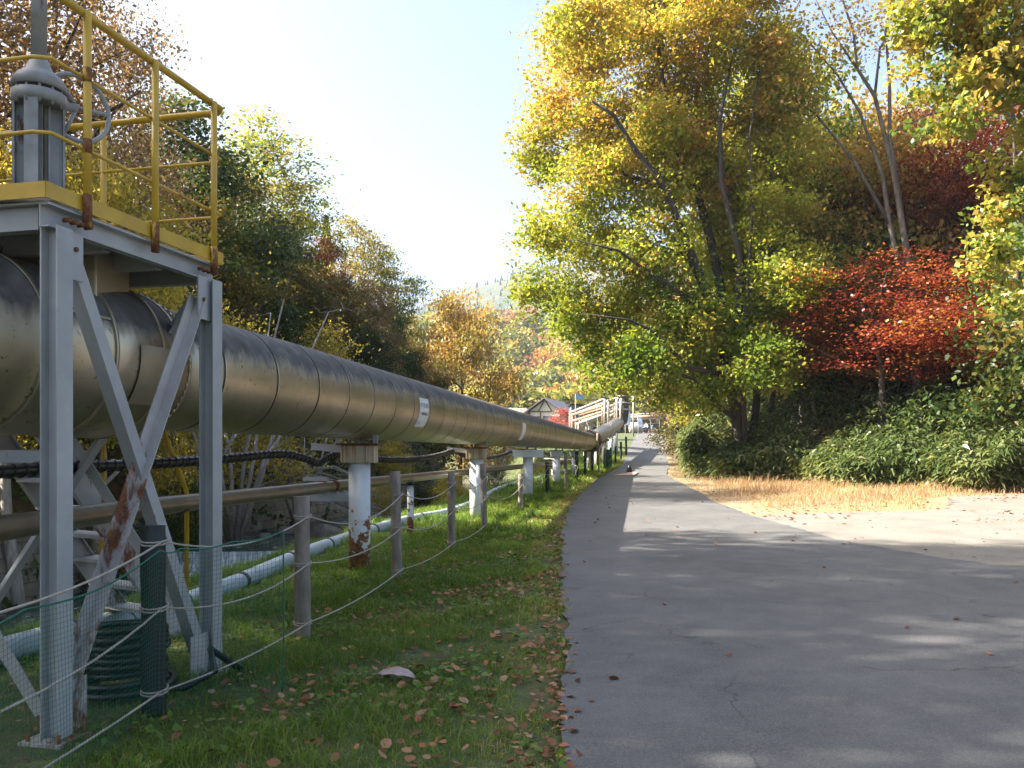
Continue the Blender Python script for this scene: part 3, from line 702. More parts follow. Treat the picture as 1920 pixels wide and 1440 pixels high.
for a, b in zip(tops[:-1], tops[1:]):
    if a[0].y > 50: continue
    for hz in (.15, .64, 1.03):
        if b[0].y > 19 and hz < .3: continue
        za = min(hz, a[1]-.06); zb = min(hz, b[1]-.06); sag = random.uniform(.10,.2)*min((b[0]-a[0]).length/3, 1.6); off = V(.06,-.03,0)
        if hz < .3: sag *= .35
        pts = [(a[0]+off+V(0,0,za))*(1-t)+(b[0]+off+V(0,0,zb))*t-V(0,0,sag*4*t*(1-t)) for t in np.linspace(0, 1, 13)]
        mb = MB().tube(pts, .0065, 6)
        for P_, z_ in ((a, za),):
            for q in (-.012, .006): mb.tube([P_[0]+V(math.cos(t)*(P_[3]+.006), math.sin(t)*(P_[3]+.006), z_+q+.01*math.sin(t)) for t in np.linspace(0, 6.28, 13)], .0065, 5)
        addp(mb, 'rope', M['rope'], fence)
# green netting
net = empty('green_net', (-2.05, 5.0, 0)); tag(net, 'green plastic netting hung on the rope fence around the black post', 'net')
npath = [(-2.26, 2.9), (-2.18, 3.8), (-2.06, 4.95), (-1.98, 5.05), (-1.75, 5.3), (-1.50, 5.52)]
ntop = [.86, .84, .97, .97, .985, 1.03]
def npt(u, v):   # u metres along, v 0..1 down
    s = 0
    for i in range(len(npath)-1):
        L = math.hypot(npath[i+1][0]-npath[i][0], npath[i+1][1]-npath[i][1])
        if u <= s+L or i == len(npath)-2:
            t = min((u-s)/L, 1); x = npath[i][0]*(1-t)+npath[i+1][0]*t; y = npath[i][1]*(1-t)+npath[i+1][1]*t; zt = ntop[i]*(1-t)+ntop[i+1]*t
            zt -= .06*math.sin(math.pi*t) if L > .6 else .02*math.sin(math.pi*t); break
        s += L
    f = .018*math.sin(u*11+v*3)*v+.05*v*math.sin(u*2.1); return V(x+f+.03, y-f*.8-.03, zt*(1-v)+.02)
UL = sum(math.dist(npath[i], npath[i+1]) for i in range(len(npath)-1)); cell = .026
mb = MB()
nu = int(UL/cell); nv = int(.9/cell)
Pn = [[npt(UL*i/nu, j/nv) for j in range(nv+1)] for i in range(nu+1)]; wv = .0008
for i in range(nu+1):
    for j in range(nv):
        a, b = Pn[i][j], Pn[i][j+1]; d = V(wv, wv*.4, 0); mb.add([a-d, a+d, b+d, b-d], [(0,1,2,3)])
for j in range(nv+1):
    for i in range(nu):
        a, b = Pn[i][j], Pn[i+1][j]; d = V(0, 0, wv); mb.add([a-d, b-d, b+d, a+d], [(0,1,2,3)])
addp(mb, 'mesh', M['net'], net)
addp(MB().tube([Pn[i][0] for i in range(nu+1)], .005, 6).tube([Pn[nu][j] for j in range(nv+1)], .005, 6), 'border_cord', M['net'], net)
fn = empty('green_net', (5.1, 47, .6)); tag(fn, 'distant dark green net panel on black posts beside the upper road', 'net')
mb = MB()
for i in range(41):
    t = i/40; mb.tube([(5.05+.9*t, 46.9+4*t, .62+.1*t), (5.05+.9*t, 46.9+4*t, 1.72+.1*t)], .012, 3)
for j in range(12): z_ = .65+j*.097; mb.tube([(5.05, 46.9, z_), (5.95, 50.9, z_+.1)], .012, 3)
addp(mb, 'mesh', M['net'], fn)
# coil of black hose
coil = MB(); hp = []
for k in range(0, 9*28):
    t = k/28*2*math.pi; lay = int(k/28); R = (.25 if lay > 1 else .31-.02*lay)+.012*math.sin(lay*2.3)+.008*math.sin(t*2+lay)
    hp.append((math.cos(t)*R, math.sin(t)*R*.9, .03+.047*k/28+.01*math.sin(t+lay)))
coil.tube(hp, .024, 8); coil.tube([(.25,0,.05), (.4,-.05,.05), (.55,.1,.12), (.45,.3,.22), (.62,.42,.05)], .024, 8)
coil.tube([(-.2,-.25,.03), (-.38,-.22,.03), (-.42,0,.035), (-.3,.2,.03)], .024, 8)
o = coil.build('hose_coil', M['black']); o.location = (-2.50, 5.5, .0); tag(o, 'coiled black hose lying behind the netting between the platform legs', 'hose')

# ------------------------------------------------------------------ platform
pf = empty('service_platform', (-2.45, 4.55, 0)); tag(pf, 'grey steel service platform with braced legs and yellow guardrails over the huge pipe', 'platform')
A = V(-2.47, 4.60, 0); e1 = V(.234, 1, 0).normalized(); e2 = V(-1, .234, 0).normalized()   # along right side / to the left
DL, DW, DZ = 1.52, 2.15, 2.90
def Q(u, v, z): return A+e1*u+e2*v+V(0,0,z)
cols = {'fr': (.02, .0), 'br': (1.48, .0), 'fl': (.02, 2.05), 'bl': (1.48, 2.05)}
def add_pf(mb, nm, mat, bevel=0): return addp(mb, nm, M[mat], pf, bevel)
for k, (u, v) in cols.items():
    add_pf(MB().prism(hprof(.115, .11), Q(u, v, .0), Q(u, v, DZ-.13 if k != 'br' else DZ-.13), side=e1), 'leg', 'galv')
    add_pf(MB().box(Q(u, v, .008), (.26, .26, .016), math.atan2(e1.y, e1.x)), 'base_plate', 'galv_rusty')
    for s in (-1, 1):
        for t in (-1, 1): add_pf(MB().tube([Q(u+s*.095, v+t*.095, .0), Q(u+s*.095, v+t*.095, .06)], .011, 6), 'anchor_bolt', 'rust')
bz = DZ-.075
for (u0, v0, u1, v1) in ((-.05,.05,1.57,.05), (-.05,2.08,1.57,2.08), (.0,.1,.0,2.04), (1.5,.1,1.5,2.04), (.5,.1,.5,2.04), (1.0,.1,1.0,2.04)):
    pr = cprof(.065, .125)
    add_pf(MB().prism(pr, Q(u0, v0, bz), Q(u1, v1, bz)), 'beam', 'galv')
# perforated bolt strips
for u0 in (.02, 1.28):
    for k in range(4): add_pf(MB().tube([Q(u0+.05+k*.055, .0, bz), Q(u0+.05+k*.055, -.045, bz)], .013, 8), 'bolt', 'rust')
add_pf(MB().box(Q(.76, 1.05, DZ-.005), (2.1, 1.6, .012), math.atan2(e2.y, e2.x)), 'deck_plate', 'galv')
def plate(c, du, dz, th=.012): return MB().box(c, (du, th, dz), math.atan2(e1.y, e1.x))
add_pf(plate(Q(1.38, -.012, DZ-.27), .15, .30), 'gusset', 'galv'); add_pf(plate(Q(.14, -.012, DZ-.26), .12, .26), 'gusset', 'galv')
add_pf(plate(Q(1.33, -.012, .15), .22, .30), 'gusset', 'galv_rusty'); add_pf(plate(Q(.13, -.012, .16), .2, .28), 'gusset', 'galv_rusty')
add_pf(MB().tube([Q(1.36,-.03,DZ-.28), Q(1.36,.0,DZ-.28)], .014, 6).tube([Q(.14,-.03,DZ-.22), Q(.14,.0,DZ-.22)], .014, 6), 'bolt', 'rust')
# X bracing on the road side
add_pf(MB().prism(lprof(.085), Q(.10, .01, DZ-.2), Q(1.40, .01, .08), side=V(0,0,1)+e1), 'brace', 'galv')
o = add_pf(MB().prism(lprof(.085), Q(1.38, .05, DZ-.28), Q(.10, .05, .16), side=V(0,0,1)-e1), 'brace', 'galv_rusty'); o['label'] = 'rust-streaked diagonal brace'
# bracing on the two end frames
add_pf(MB().prism(lprof(.08), Q(1.52, 2.0, DZ-.2), Q(1.52, .12, .12), side=V(0,0,1)-e2), 'brace', 'galv')
add_pf(MB().prism(lprof(.08), Q(.0, 2.0, DZ-.2), Q(.0, .12, .12), side=V(0,0,1)-e2), 'brace', 'galv')
add_pf(MB().prism(lprof(.08), Q(1.47, .12, DZ-.3), Q(1.47, 2.0, .12), side=V(0,0,1)+e2), 'brace', 'galv')
add_pf(MB().prism(lprof(.06), Q(.03, .1, 1.50), Q(.03, 2.05, 1.50), side=V(0,0,1)), 'cross_tie', 'galv')
# toe board (yellow)
tb0, tb1, tz = DZ+.015, DZ+.085, .05
corners = [(-.08, 2.15), (-.08, -.02), (1.60, -.02), (1.60, 2.15)]
for (u0, v0), (u1, v1) in zip(corners[:-1], corners[1:]):
    a, b = Q(u0, v0, tz+DZ), Q(u1, v1, tz+DZ); c = (a+b)/2; d = b-a
    add_pf(MB().box(c, (d.length, .010, .085), math.atan2(d.y, d.x)), 'toe_board', 'yellow')
# guard rails
RH = [DZ+1.12, DZ+.76, DZ+.36]
for i, z in enumerate(RH):
    r_ = .024 if i == 0 else .011
    pts = [Q(-.08, 2.15, z), Q(-.08, .06, z), Q(-.04, -.02, z), Q(1.57, -.02, z), Q(1.62, .03, z), Q(1.62, 2.15, z)]
    add_pf(MB().tube(pts, r_, 10), 'handrail' if i == 0 else 'mid_rail', 'yellow')
for u, v in ((.20, -.045), (.80, -.045), (1.45, -.045), (1.63, 1.0), (1.63, 2.1), (-.09, 1.0), (-.09, 2.1)):
    add_pf(MB().tube([Q(u, v, DZ-.08), Q(u, v, RH[0])], .022, 12), 'rail_post', 'yellow')
    add_pf(MB().tube([Q(u, v, DZ-.085), Q(u, v, DZ+.10)], .0255, 12), 'rust_sleeve', 'yellow_rust')
for u, v, z in ((.20,-.045,RH[1]), (.20,-.045,RH[2])): add_pf(MB().tube([Q(u, v, z-.03), Q(u, v, z+.05)], .0245, 12), 'rust_sleeve', 'yellow_rust')
# steep stair behind the pipe
st = empty('steel_stair', (-3.4, 7.6, 0)); tag(st, 'steep grey steel stair behind the huge pipe with bent yellow handrails', 'stair')
def SL(t, w_): return V(-3.4-.35*2.9*t+.62*w_, 7.6-.58*2.9*t-.37*w_, 2.9*t)
W_ = .95
for w_ in (0, W_): addp(MB().prism(cprof(.05,.16), SL(-.0, w_), SL(1, w_), side=V(.62,-.37,0)*(1 if w_ == 0 else -1)), 'stringer', M['galv_rusty'], st)
dsc = math.atan2(-.37, .62)
for k in range(1, 13):
    c = (SL(k/13, 0)+SL(k/13, W_))/2; addp(MB().box(c, ((SL(0,W_)-SL(0,0)).length-.02, .2, .03), dsc), 'tread', M['galv'], st)
for w_, ts in ((0, (.14, .5)), (W_, (.1, .5))):
    pts = [SL(ts[0], w_)+V(0,0,.0), SL(ts[0], w_)+V(0,0,.72), SL(ts[0]+.05, w_)+V(0,0,.86), SL(.9, w_)+V(0,0,.86)]
    if w_: pts = [V(-3.05,8.0,.0), V(-3.05,8.0,1.18), V(-3.05,7.92,1.28), V(-3.0,7.3,1.78), V(-3.35,6.4,3.3)]
    addp(MB().tube(pts, .022, 10), 'stair_rail', M['yellow'], st)
    for t in (.36, .66): addp(MB().tube([SL(t, w_), SL(t, w_)+V(0,0,.86)], .017, 8), 'rail_post', M['yellow'], st)

# valve actuator on the deck
va = empty('valve_operator', (-2.66, 4.80, 3.0)); tag(va, 'grey cast valve yoke with domed top, tall spindle tube and handwheel on the platform', 'valve')
va.location.z = DZ+.012
mb = MB().box((0,0,.03), (.34,.34,.05)).box((0,0,.08), (.28,.28,.05)); mb.build('base', M['galv_rusty'], va, .008)
for a in (.6, 1.9, 3.5, 4.9): MB().prism(hprof(.07, .085, .012, .012), (math.cos(a)*.085, math.sin(a)*.085, .1), (math.cos(a)*.085, math.sin(a)*.085, .60), side=V(math.cos(a+1.57), math.sin(a+1.57), 0)).build('yoke_arm', M['valve_grey'], va)
MB().box((0,.03,.35), (.09,.05,.5)).build('cover_strip', M['valve_tan'], va)
MB().tube([(0,0,.08), (0,0,.64)], .028, 14).build('spindle', M['dark_steel'], va)
MB().tube([(0,0,.59), (0,0,.60), (0,0,.655), (0,0,.66)], [.12, .14, .14, .12], 36).build('flange', M['valve_grey'], va)
MB().tube([(0,0,.662), (0,0,.672)], .128, 36).build('gasket', M['dark_steel'], va)
MB().tube([(0,0,.674), (0,0,.72), (0,0,.75), (0,0,.79), (0,0,.85)], [.14, .138, .115, .07, .045], 36).build('dome', M['valve_grey'], va)
MB().tube([(0,0,.84), (0,0,1.9)], .041, 22).build('spindle_tube', M['valve_grey'], va)
mb = MB()
for k in range(12): a = k*math.pi/6; mb.tube([(math.cos(a)*.125, math.sin(a)*.125, .575), (math.cos(a)*.125, math.sin(a)*.125, .69)], .009, 6)
mb.build('flange_bolt', M['valve_grey'], va)
hw = MB(); hc = V(.11, .20, .66); hx = V(.8, .0, 0).normalized()
rim = [hc+V(.62,.78,0).normalized()*math.cos(t)*.19+V(0,0,1)*math.sin(t)*.19 for t in np.linspace(0, 2*math.pi, 37)]
hw.tube(rim, .014, 8, cap=False)
for t in (.1, 2.2, 4.3): hw.tube([hc, hc+V(.62,.78,0).normalized()*math.cos(t)*.19+V(0,0,1)*math.sin(t)*.19], .012, 6)
hw.build('handwheel', M['valve_grey'], va); MB().tube([(0,.05,.63), hc], .025, 10).build('handwheel_shaft', M['valve_grey'], va)

# ------------------------------------------------------------------ stream wall and rocks
m, n, p = newmat('block_wall')
tc = N(n, 'ShaderNodeTexCoord').outputs['UV']
bk = N(n, 'ShaderNodeTexBrick'); n.links.new(tc, bk.inputs[0]); bk.inputs['Scale'].default_value = 1; bk.inputs['Brick Width'].default_value = .62; bk.inputs['Row Height'].default_value = .36
bk.inputs['Mortar Size'].default_value = .02; bk.inputs['Color1'].default_value = (.24,.205,.16,1); bk.inputs['Color2'].default_value = (.13,.11,.09,1); bk.inputs['Mortar'].default_value = (.02,.02,.017,1)
c = mixc(n, .5, bk.outputs[0], ramp(n, noise(n, 3, 6), [(.3,(.05,.05,.03)), (.7,(.24,.2,.15))]))
n.links.new(c, p.inputs['Base Color']); p.inputs['Roughness'].default_value = .9; bump(n, p, bk.outputs['Fac'], -.8, .05); M['blocks'] = m
wy = np.arange(4, 78, .6); k = 8; vs = []; 
for y in wy:
    for j in range(k): t = j/(k-1); vs.append((float(xw(y))-.55*t, y, -2.9+2.75*t))
    vs.append((float(xw(y))-1.3, y, -.13))
K = k+1; fs = [(i*K+j, (i+1)*K+j, (i+1)*K+j+1, i*K+j+1) for i in range(len(wy)-1) for j in range(K-1)]
me = bpy.data.meshes.new('retaining_wall'); me.from_pydata(vs, [], fs); uv = me.uv_layers.new(name='uv')
for l in me.loops: i, j = divmod(l.vertex_index, K); uv.data[l.index].uv = (wy[i], j*.4)
tag(link('retaining_wall', me, m), 'sloping stone-block retaining wall on the far side of the stream', 'wall')
def rock(px, Yd, s, lb):
    x = at(px, Yd); z = -1.45 if Yd > 26 else -2.35
    bm = bmesh.new(); bmesh.ops.create_icosphere(bm, subdivisions=3, radius=1); r = random.Random(px)
    ax = [V(r.gauss(0,1), r.gauss(0,1), r.gauss(0,1)).normalized() for _ in range(9)]
    for v in bm.verts:
        q = v.co.copy()
        for a in ax:
            d = q.dot(a)-.62
            if d > 0: q -= a*d*.75
        v.co = V(q.x*s*1.3, q.y*s, q.z*s*.75)
    me = bpy.data.meshes.new('river_rock'); bm.to_mesh(me); bm.free()
    o = link('river_rock', me, M['rock']); o.location = (x, Yd, z+.1*s); tag(o, lb, 'rock', 'rocks in the stream')
rock(614, 31, .55, 'dark rounded rock in the stream left of the nearest pier'); rock(535, 32, .35, 'small rock at the foot of the stream wall')
rock(495, 30, .3, 'smallest rock, just above the weir'); rock(700, 38, .45, 'flat rock at the water edge right of the nearest pier')
rock(560, 36, .3, 'brown rock near the far bank'); rock(360, 24.6, .4, 'wet rock in the foam below the weir')

# ------------------------------------------------------------------ far buildings
hs = empty('house', (6.2, 113, 3.6)); tag(hs, 'low house with dark gable roof and cream half-timbered gable behind the pipe', 'house')
a1 = V(.95, -.31, 0).normalized(); b1 = V(.31, .95, 0).normalized(); hc0 = V(4.2, 110, 0)
def HQ(u, v, z): return hc0+a1*u+b1*v+V(0,0,z)
W2 = 2.35; ev = 6.95; ap = 8.6
addp(MB().add([HQ(-W2+.2,.2,3), HQ(W2-.2,.2,3), HQ(W2-.2,.2,ev), HQ(0,.2,ap-.15), HQ(-W2+.2,.2,ev), HQ(-W2+.2,9,3), HQ(W2-.2,9,3), HQ(W2-.2,9,ev), HQ(0,9,ap-.15), HQ(-W2+.2,9,ev)],
     [(0,1,2,3,4), (5,9,8,7,6), (0,5,6,1), (1,6,7,2), (4,9,5,0), (2,7,8,3), (3,8,9,4)]), 'wall', M['plaster'], hs)
for s in (-1, 1):
    mb = MB(); e = V(0,0,.12)
    q = [HQ(0,-.4,ap), HQ(s*(W2+.4),-.4,ev-.25), HQ(s*(W2+.4),9.6,ev-.25), HQ(0,9.6,ap)]
    mb.add(q+[x+e for x in q], [(0,1,2,3), (7,6,5,4), (0,4,5,1), (1,5,6,2), (2,6,7,3), (3,7,4,0)]); addp(mb, 'roof', M['roof'], hs)
mb = MB()
for (u0, z0, u1, z1) in ((-W2+.1, ev, W2-.1, ev), (-.1, ap-.3, -.9, ev), (.1, ap-.3, .95, ev), (-W2+.3, ev, -W2+.3, 4), (-.6, ev, -.6, 4), (W2-.3, ev, W2-.3, 4)):
    mb.tube([HQ(u0,.12,z0), HQ(u1,.12,z1)], .07, 4, smooth=False)
addp(mb, 'gable_timber', M['timber'], hs)
for u in (-1.4, .4, 1.5): addp(MB().box(HQ(u,.15,5.6), (1.3,.08,1.5), math.atan2(a1.y, a1.x)), 'window', M['glass'], hs)
sh = empty('thatched_shed', (-2, 112, 3.4)); tag(sh, 'tan thatch-roofed shed left of the gabled house', 'shed')
MB().box((0,2,1.6), (7.5,4,3)).build('wall', M['timber'], sh)
mb = MB(); th = []
for i, u in enumerate(np.linspace(-4.6, 4.6, 14)):
    for j, v in enumerate(np.linspace(-1, 1, 7)): th.append((u, 2+v*3, 2.7+1.5*(1-abs(v))+.13*math.sin(u*4+j*2)-(.5 if abs(u) > 4.2 else 0)))
mb.add(th, [(i*7+j, (i+1)*7+j, (i+1)*7+j+1, i*7+j+1) for i in range(13) for j in range(6)], 0, True)
o = mb.build('thatch_roof', M['wood'], sh)
sd = empty('grey_building', (8.4, 104, 3.2)); tag(sd, 'plain dark grey box building between the house and the pipe bridge', 'building')
MB().box((0,0,1.5), (2.6,4,5.2)).build('wall', M['roof'], sd); MB().box((0,0,4.18), (3,4.4,.14)).build('roof', M['dark_steel'], sd)
MB().box((-.4,-2.03,2.4), (.9,.05,1.1)).build('window', M['glass'], sd)

# inclined truss pipe bridge
tb = empty('pipe_bridge', (at(1095, 80), 80, 3.0)); tag(tb, 'inclined white and tan lattice pipe bridge on posts, rising to the right', 'bridge')
def TP(px, py, Yd=None): Yd = Yd or (84-(px-1090)/65*9); return V(at(px, Yd), Yd, zat(py, Yd))
def bar(name, pts, r_, mat, off=V(0,0,0)):
    for dv in (V(0,0,0), off) if off.length else (V(0,0,0),): addp(MB().tube([p+dv for p in pts], r_, 6), name, M[mat], tb)
OF = V(-.9, 1.6, 0)
bar('top_rail', [TP(1088,772), TP(1156,746)], .10, 'white_truss', OF)
bar('upper_chord', [TP(1088,777.5), TP(1154,759)], .13, 'tan_truss', OF); bar('lower_chord', [TP(1094,788), TP(1154,770)], .12, 'tan_truss', OF)
bar('walkway_beam', [TP(1103,793), TP(1154,776)], .13, 'white_truss', OF)
for k in range(11):
    f = (k+.5)/11; x0 = 1092+60*f; a = TP(x0, 777-17.6*f); b = TP(x0, 788.5-18*f); c_ = TP(x0+5, 777-17.6*f-1.4)
    addp(MB().tube([a, b], .06, 5).tube([b, c_], .045, 5), 'lattice', M['white_truss'], tb)
for px, t, bt in ((1088,770,815), (1093,775,815), (1100,790,815), (1105,791,815), (1153,755,800), (1157,746,800), (1164,747,800)):
    bar('post', [TP(px, t), TP(px, bt)], .11 if px != 1093 else .17, 'tan_truss' if px in (1093, 1153) else 'white_truss', OF)
for k in range(7): f = k/6; addp(MB().tube([TP(1089+66*f, 772-26*f), TP(1089+66*f, 777.5-18.5*f)], .05, 5), 'rail_post', M['white_truss'], tb)
addp(MB().tube([TP(1155,747), TP(1165,748), TP(1165,775)], .09, 6), 'end_frame', M['white_truss'], tb)
# level truss bridge beyond the crest
t2 = empty('truss_bridge', (at(1220, 140), 140, 4.9)); tag(t2, 'level white lattice pipe bridge crossing beyond the crest of the road', 'bridge')
def T2(px, py): return V(at(px, 140), 140, zat(py, 140))
def b2(nm, p, q, r_, mt='white_truss'): addp(MB().tube([p, q], r_, 6), nm, M[mt], t2)
b2('top_chord', T2(1178,778), T2(1262,773), .13); b2('carried_pipe', T2(1178,783), T2(1262,778.5), .30, 'tan_truss'); b2('lower_chord', T2(1178,787), T2(1262,783), .13)
for k in range(9): x = 1182+k*9.4; b2('diagonal', T2(x, 787-(x-1178)*.045), T2(x+(4.7), 777-(x-1178)*.055), .08); b2('diagonal', T2(x+4.7, 777-(x-1178)*.055), T2(x+9.4, 787-(x-1178)*.045), .08)
for x in (1203, 1220, 1236.5, 1253.5): b2('post', T2(x, 785), T2(x, 809), .09)
b2('guard_rail', T2(1190, 796), T2(1262, 792), .07)
for k, (px, Yd, t, lb) in enumerate(((1187.5, 118, 740, 'pale utility pole at the crest of the road'), (1079, 96, 738, 'thin pole with small blue flag beside the house'))):
    x = at(px, Yd); zb = Hs(x, Yd); rt = empty('utility_pole', (x, Yd, zb)); tag(rt, lb, 'pole'); hh = zat(t, Yd)-zb
    MB().tube([(0,0,-.2), (0,0,hh)], [.12, .09] if k == 0 else [.05, .04], 8).build('pole', M['concrete'], rt)
    if k == 0: MB().tube([(-.5,0,hh-.5), (.5,0,hh-.5)], .04, 6).build('cross_arm', M['concrete'], rt)
    else: MB().add([(0,0,hh), (.9,0,hh-.1), (.9,.1,hh-.7), (0,0,hh-.6), (0,.02,hh), (.9,.02,hh-.1), (.9,.12,hh-.7), (0,.02,hh-.6)], [(0,1,2,3), (4,7,6,5), (0,4,5,1), (1,5,6,2), (2,6,7,3), (3,7,4,0)]).build('flag', M['flag_blue'], rt)
for px, Yd, t, b_, lb in ((1173, 92, 766, 806, 'tall narrow white banner beside the riser pipe'), (1197, 122, 780, 806, 'leaning pale blue banner at the crest of the road')):
    x = at(px, Yd); zb = zat(b_, Yd); rt = empty('banner', (x, Yd, zb)); tag(rt, lb, 'banner'); hh = zat(t, Yd)-zb
    MB().tube([(0,0,-1.2), (-.1,0,hh)], .03, 6).build('pole', M['white_paint'], rt)
    mb = MB(); vs = []
    for i in range(9): t_ = i/8; yy = .05*math.sin(i*1.3); vs += [(-.1, yy, hh*(1-.75*t_)), (.35+.25*math.sin(t_*2.5), yy+.03, hh*(1-.75*t_)-.1)]
    mb.add(vs+[(a, b+.02, c_) for a, b, c_ in vs], [(2*i, 2*i+1, 2*i+3, 2*i+2) for i in range(8)]+[(18+2*i, 18+2*i+2, 18+2*i+3, 18+2*i+1) for i in range(8)]); mb.build('cloth', M['flag'], rt)
# tank, barrier, sign, ramp
o = MB().tube([(-1.0,0,.9), (-.95,0,.9), (.95,0,.9), (1.0,0,.9)], [.6,.8,.8,.6], 20).box((-.6,0,.15), (.2,.9,.5)).box((.6,0,.15), (.2,.9,.5)).build('tank', M['concrete']); o.location = (at(1192,132), 132, 4.65); tag(o, 'pale grey tank behind the utility pole', 'tank')
bq = empty('road_barrier', (at(1205,133), 133, 4.65)); tag(bq, 'low white and dark barrier rail across the verge at the crest', 'barrier')
MB().box((0,0,.62), (4.2,.08,.16)).build('rail', M['white_truss'], bq)
for s in (-1.8, -.6, .6, 1.8): MB().box((s,0,.28), (.1,.1,.58)).build('post', M['timber'], bq)
o = MB().box((0,0,.35), (5.0,.5,.7)).build('low_wall', M['timber']); o.location = (at(1245,139), 139, 4.6); tag(o, 'low brown retaining board wall behind the people', 'wall')
sg = empty('road_sign', (at(1254,128), 128, 4.4)); tag(sg, 'round red no-entry sign with white bar on a post by the bushes', 'sign')
MB().tube([(0,0,-.3), (0,0,2.3)], .04, 8).build('post', M['white_paint'], sg)
MB().tube([(0,-.05,2.3), (0,-.08,2.3)], .42, 24).build('rim', M['label'], sg); MB().tube([(0,-.085,2.3), (0,-.10,2.3)], .38, 24).build('disc', M['sign_red'], sg); MB().box((0,-.11,2.3), (.56,.02,.13)).build('bar', M['label'], sg)
o = MB().add([(-.45,-1.9,.0), (.5,-1.7,.0), (1.15,1.6,.0), (.9,1.8,.0), (-.45,-1.9,.06), (.5,-1.7,.06), (1.15,1.6,.06), (.9,1.8,.06)], [(0,3,2,1), (4,5,6,7), (0,1,5,4), (1,2,6,5), (2,3,7,6), (3,0,4,7)]).build('steel_cover', simple('pinkish_concrete', (.50,.36,.30), (.40,.28,.24), 4, .85))
o.location = (at(1160,40), 40, float(g(40))+.03); o.rotation_euler[0] = math.atan(.0159); tag(o, 'flat pinkish cover slab on the left edge of the road', 'slab')
o = MB().tube([(0,0,0), (0,0,.06), (0,0,.3), (0,0,.34)], [.16,.15,.07,.05], 12).build('road_stud', M['black']); o.location = (at(1180,43), 43, float(g(43))+.03); tag(o, 'small black stub standing on the road edge by the pinkish slab', 'stub')

# people at the crest
def person(px, Yd, h, shirt, trous, lb, pose=0, kneel=1., rz=0):
    x = at(px, Yd); zb = float(g(Yd))+.03; rt = empty('person', (x, Yd, zb), rz); tag(rt, lb, 'person', 'people at the crest of the road')
    J = [(0,0,.53), (0,0,.63), (0,.0,.74), (0,0,.82), (0,0,.87), (0,-.01,.93), (0,0,.985),
         (-.105,0,.80), (-.14,-.03,.64), (-.12-.03*pose,-.14,.55), (-.11,-.17,.51), (.105,0,.80), (.15,-.01,.64), (.14,-.08,.50), (.14,-.1,.46),
         (-.055,0,.50), (-.06,-.03,.28), (-.065,0,.045), (-.065,-.09,.02), (.055,0,.50), (.065,.0,.28), (.075,.05,.045), (.08,-.04,.02)]
    E = [(0,1),(1,2),(2,3),(3,4),(4,5),(5,6),(3,7),(7,8),(8,9),(9,10),(3,11),(11,12),(12,13),(13,14),(0,15),(15,16),(16,17),(17,18),(0,19),(19,20),(20,21),(21,22)]
    R = [.075,.072,.08,.055,.035,.055,.035,.04,.03,.022,.018,.04,.03,.022,.018,.052,.036,.026,.022,.052,.036,.026,.022]
    def mk(nm, keep, grow, mat, scale=1):
        idx = {k: i for i, k in enumerate(keep)}; bm = bmesh.new(); lay = bm.verts.layers.skin.verify(); vs = [bm.verts.new(tuple(c_*h for c_ in J[k])) for k in keep]
        for a, b in E:
            if a in idx and b in idx: bm.edges.new((vs[idx[a]], vs[idx[b]]))
        for i, k in enumerate(keep): vs[i][lay].radius = ((R[k]+grow)*h, (R[k]+grow)*h*.85); vs[i][lay].use_root = (i == 0)
        me = bpy.data.meshes.new(nm); bm.to_mesh(me); bm.free(); o = link(nm, me, mat, rt)
        o.modifiers.new('s', 'SKIN'); sb = o.modifiers.new('u', 'SUBSURF'); sb.levels = 1; sb.render_levels = 1; return o
    mk('body', range(23), 0, M['skin']); mk('shirt', [0,1,2,3,7,8,9,11,12,13], .012, M[shirt]); mk('trousers', [0,15,16,17,19,20,21], .012, M[trous])
    MB().tube([(0,.012*h,.90*h), (0,.012*h,.95*h), (0,.008*h,.99*h), (0,.0,1.01*h)], [.06*h,.068*h,.055*h,.02*h], 12).build('hair', M['hair'], rt)
person(1206.5, 134, 1.50, 'shirt_white', 'trousers_navy', 'person in white shirt and navy trousers, left of the group', 0, rz=.5)
person(1212, 133, 1.72, 'shirt_white', 'trousers_navy', 'taller person in white top with dark bag in the middle', 1, rz=-.4)
person(1223.5, 134, 1.42, 'shirt_blue', 'trousers_tan', 'person in blue top and tan shorts at the right', 0, rz=.2)

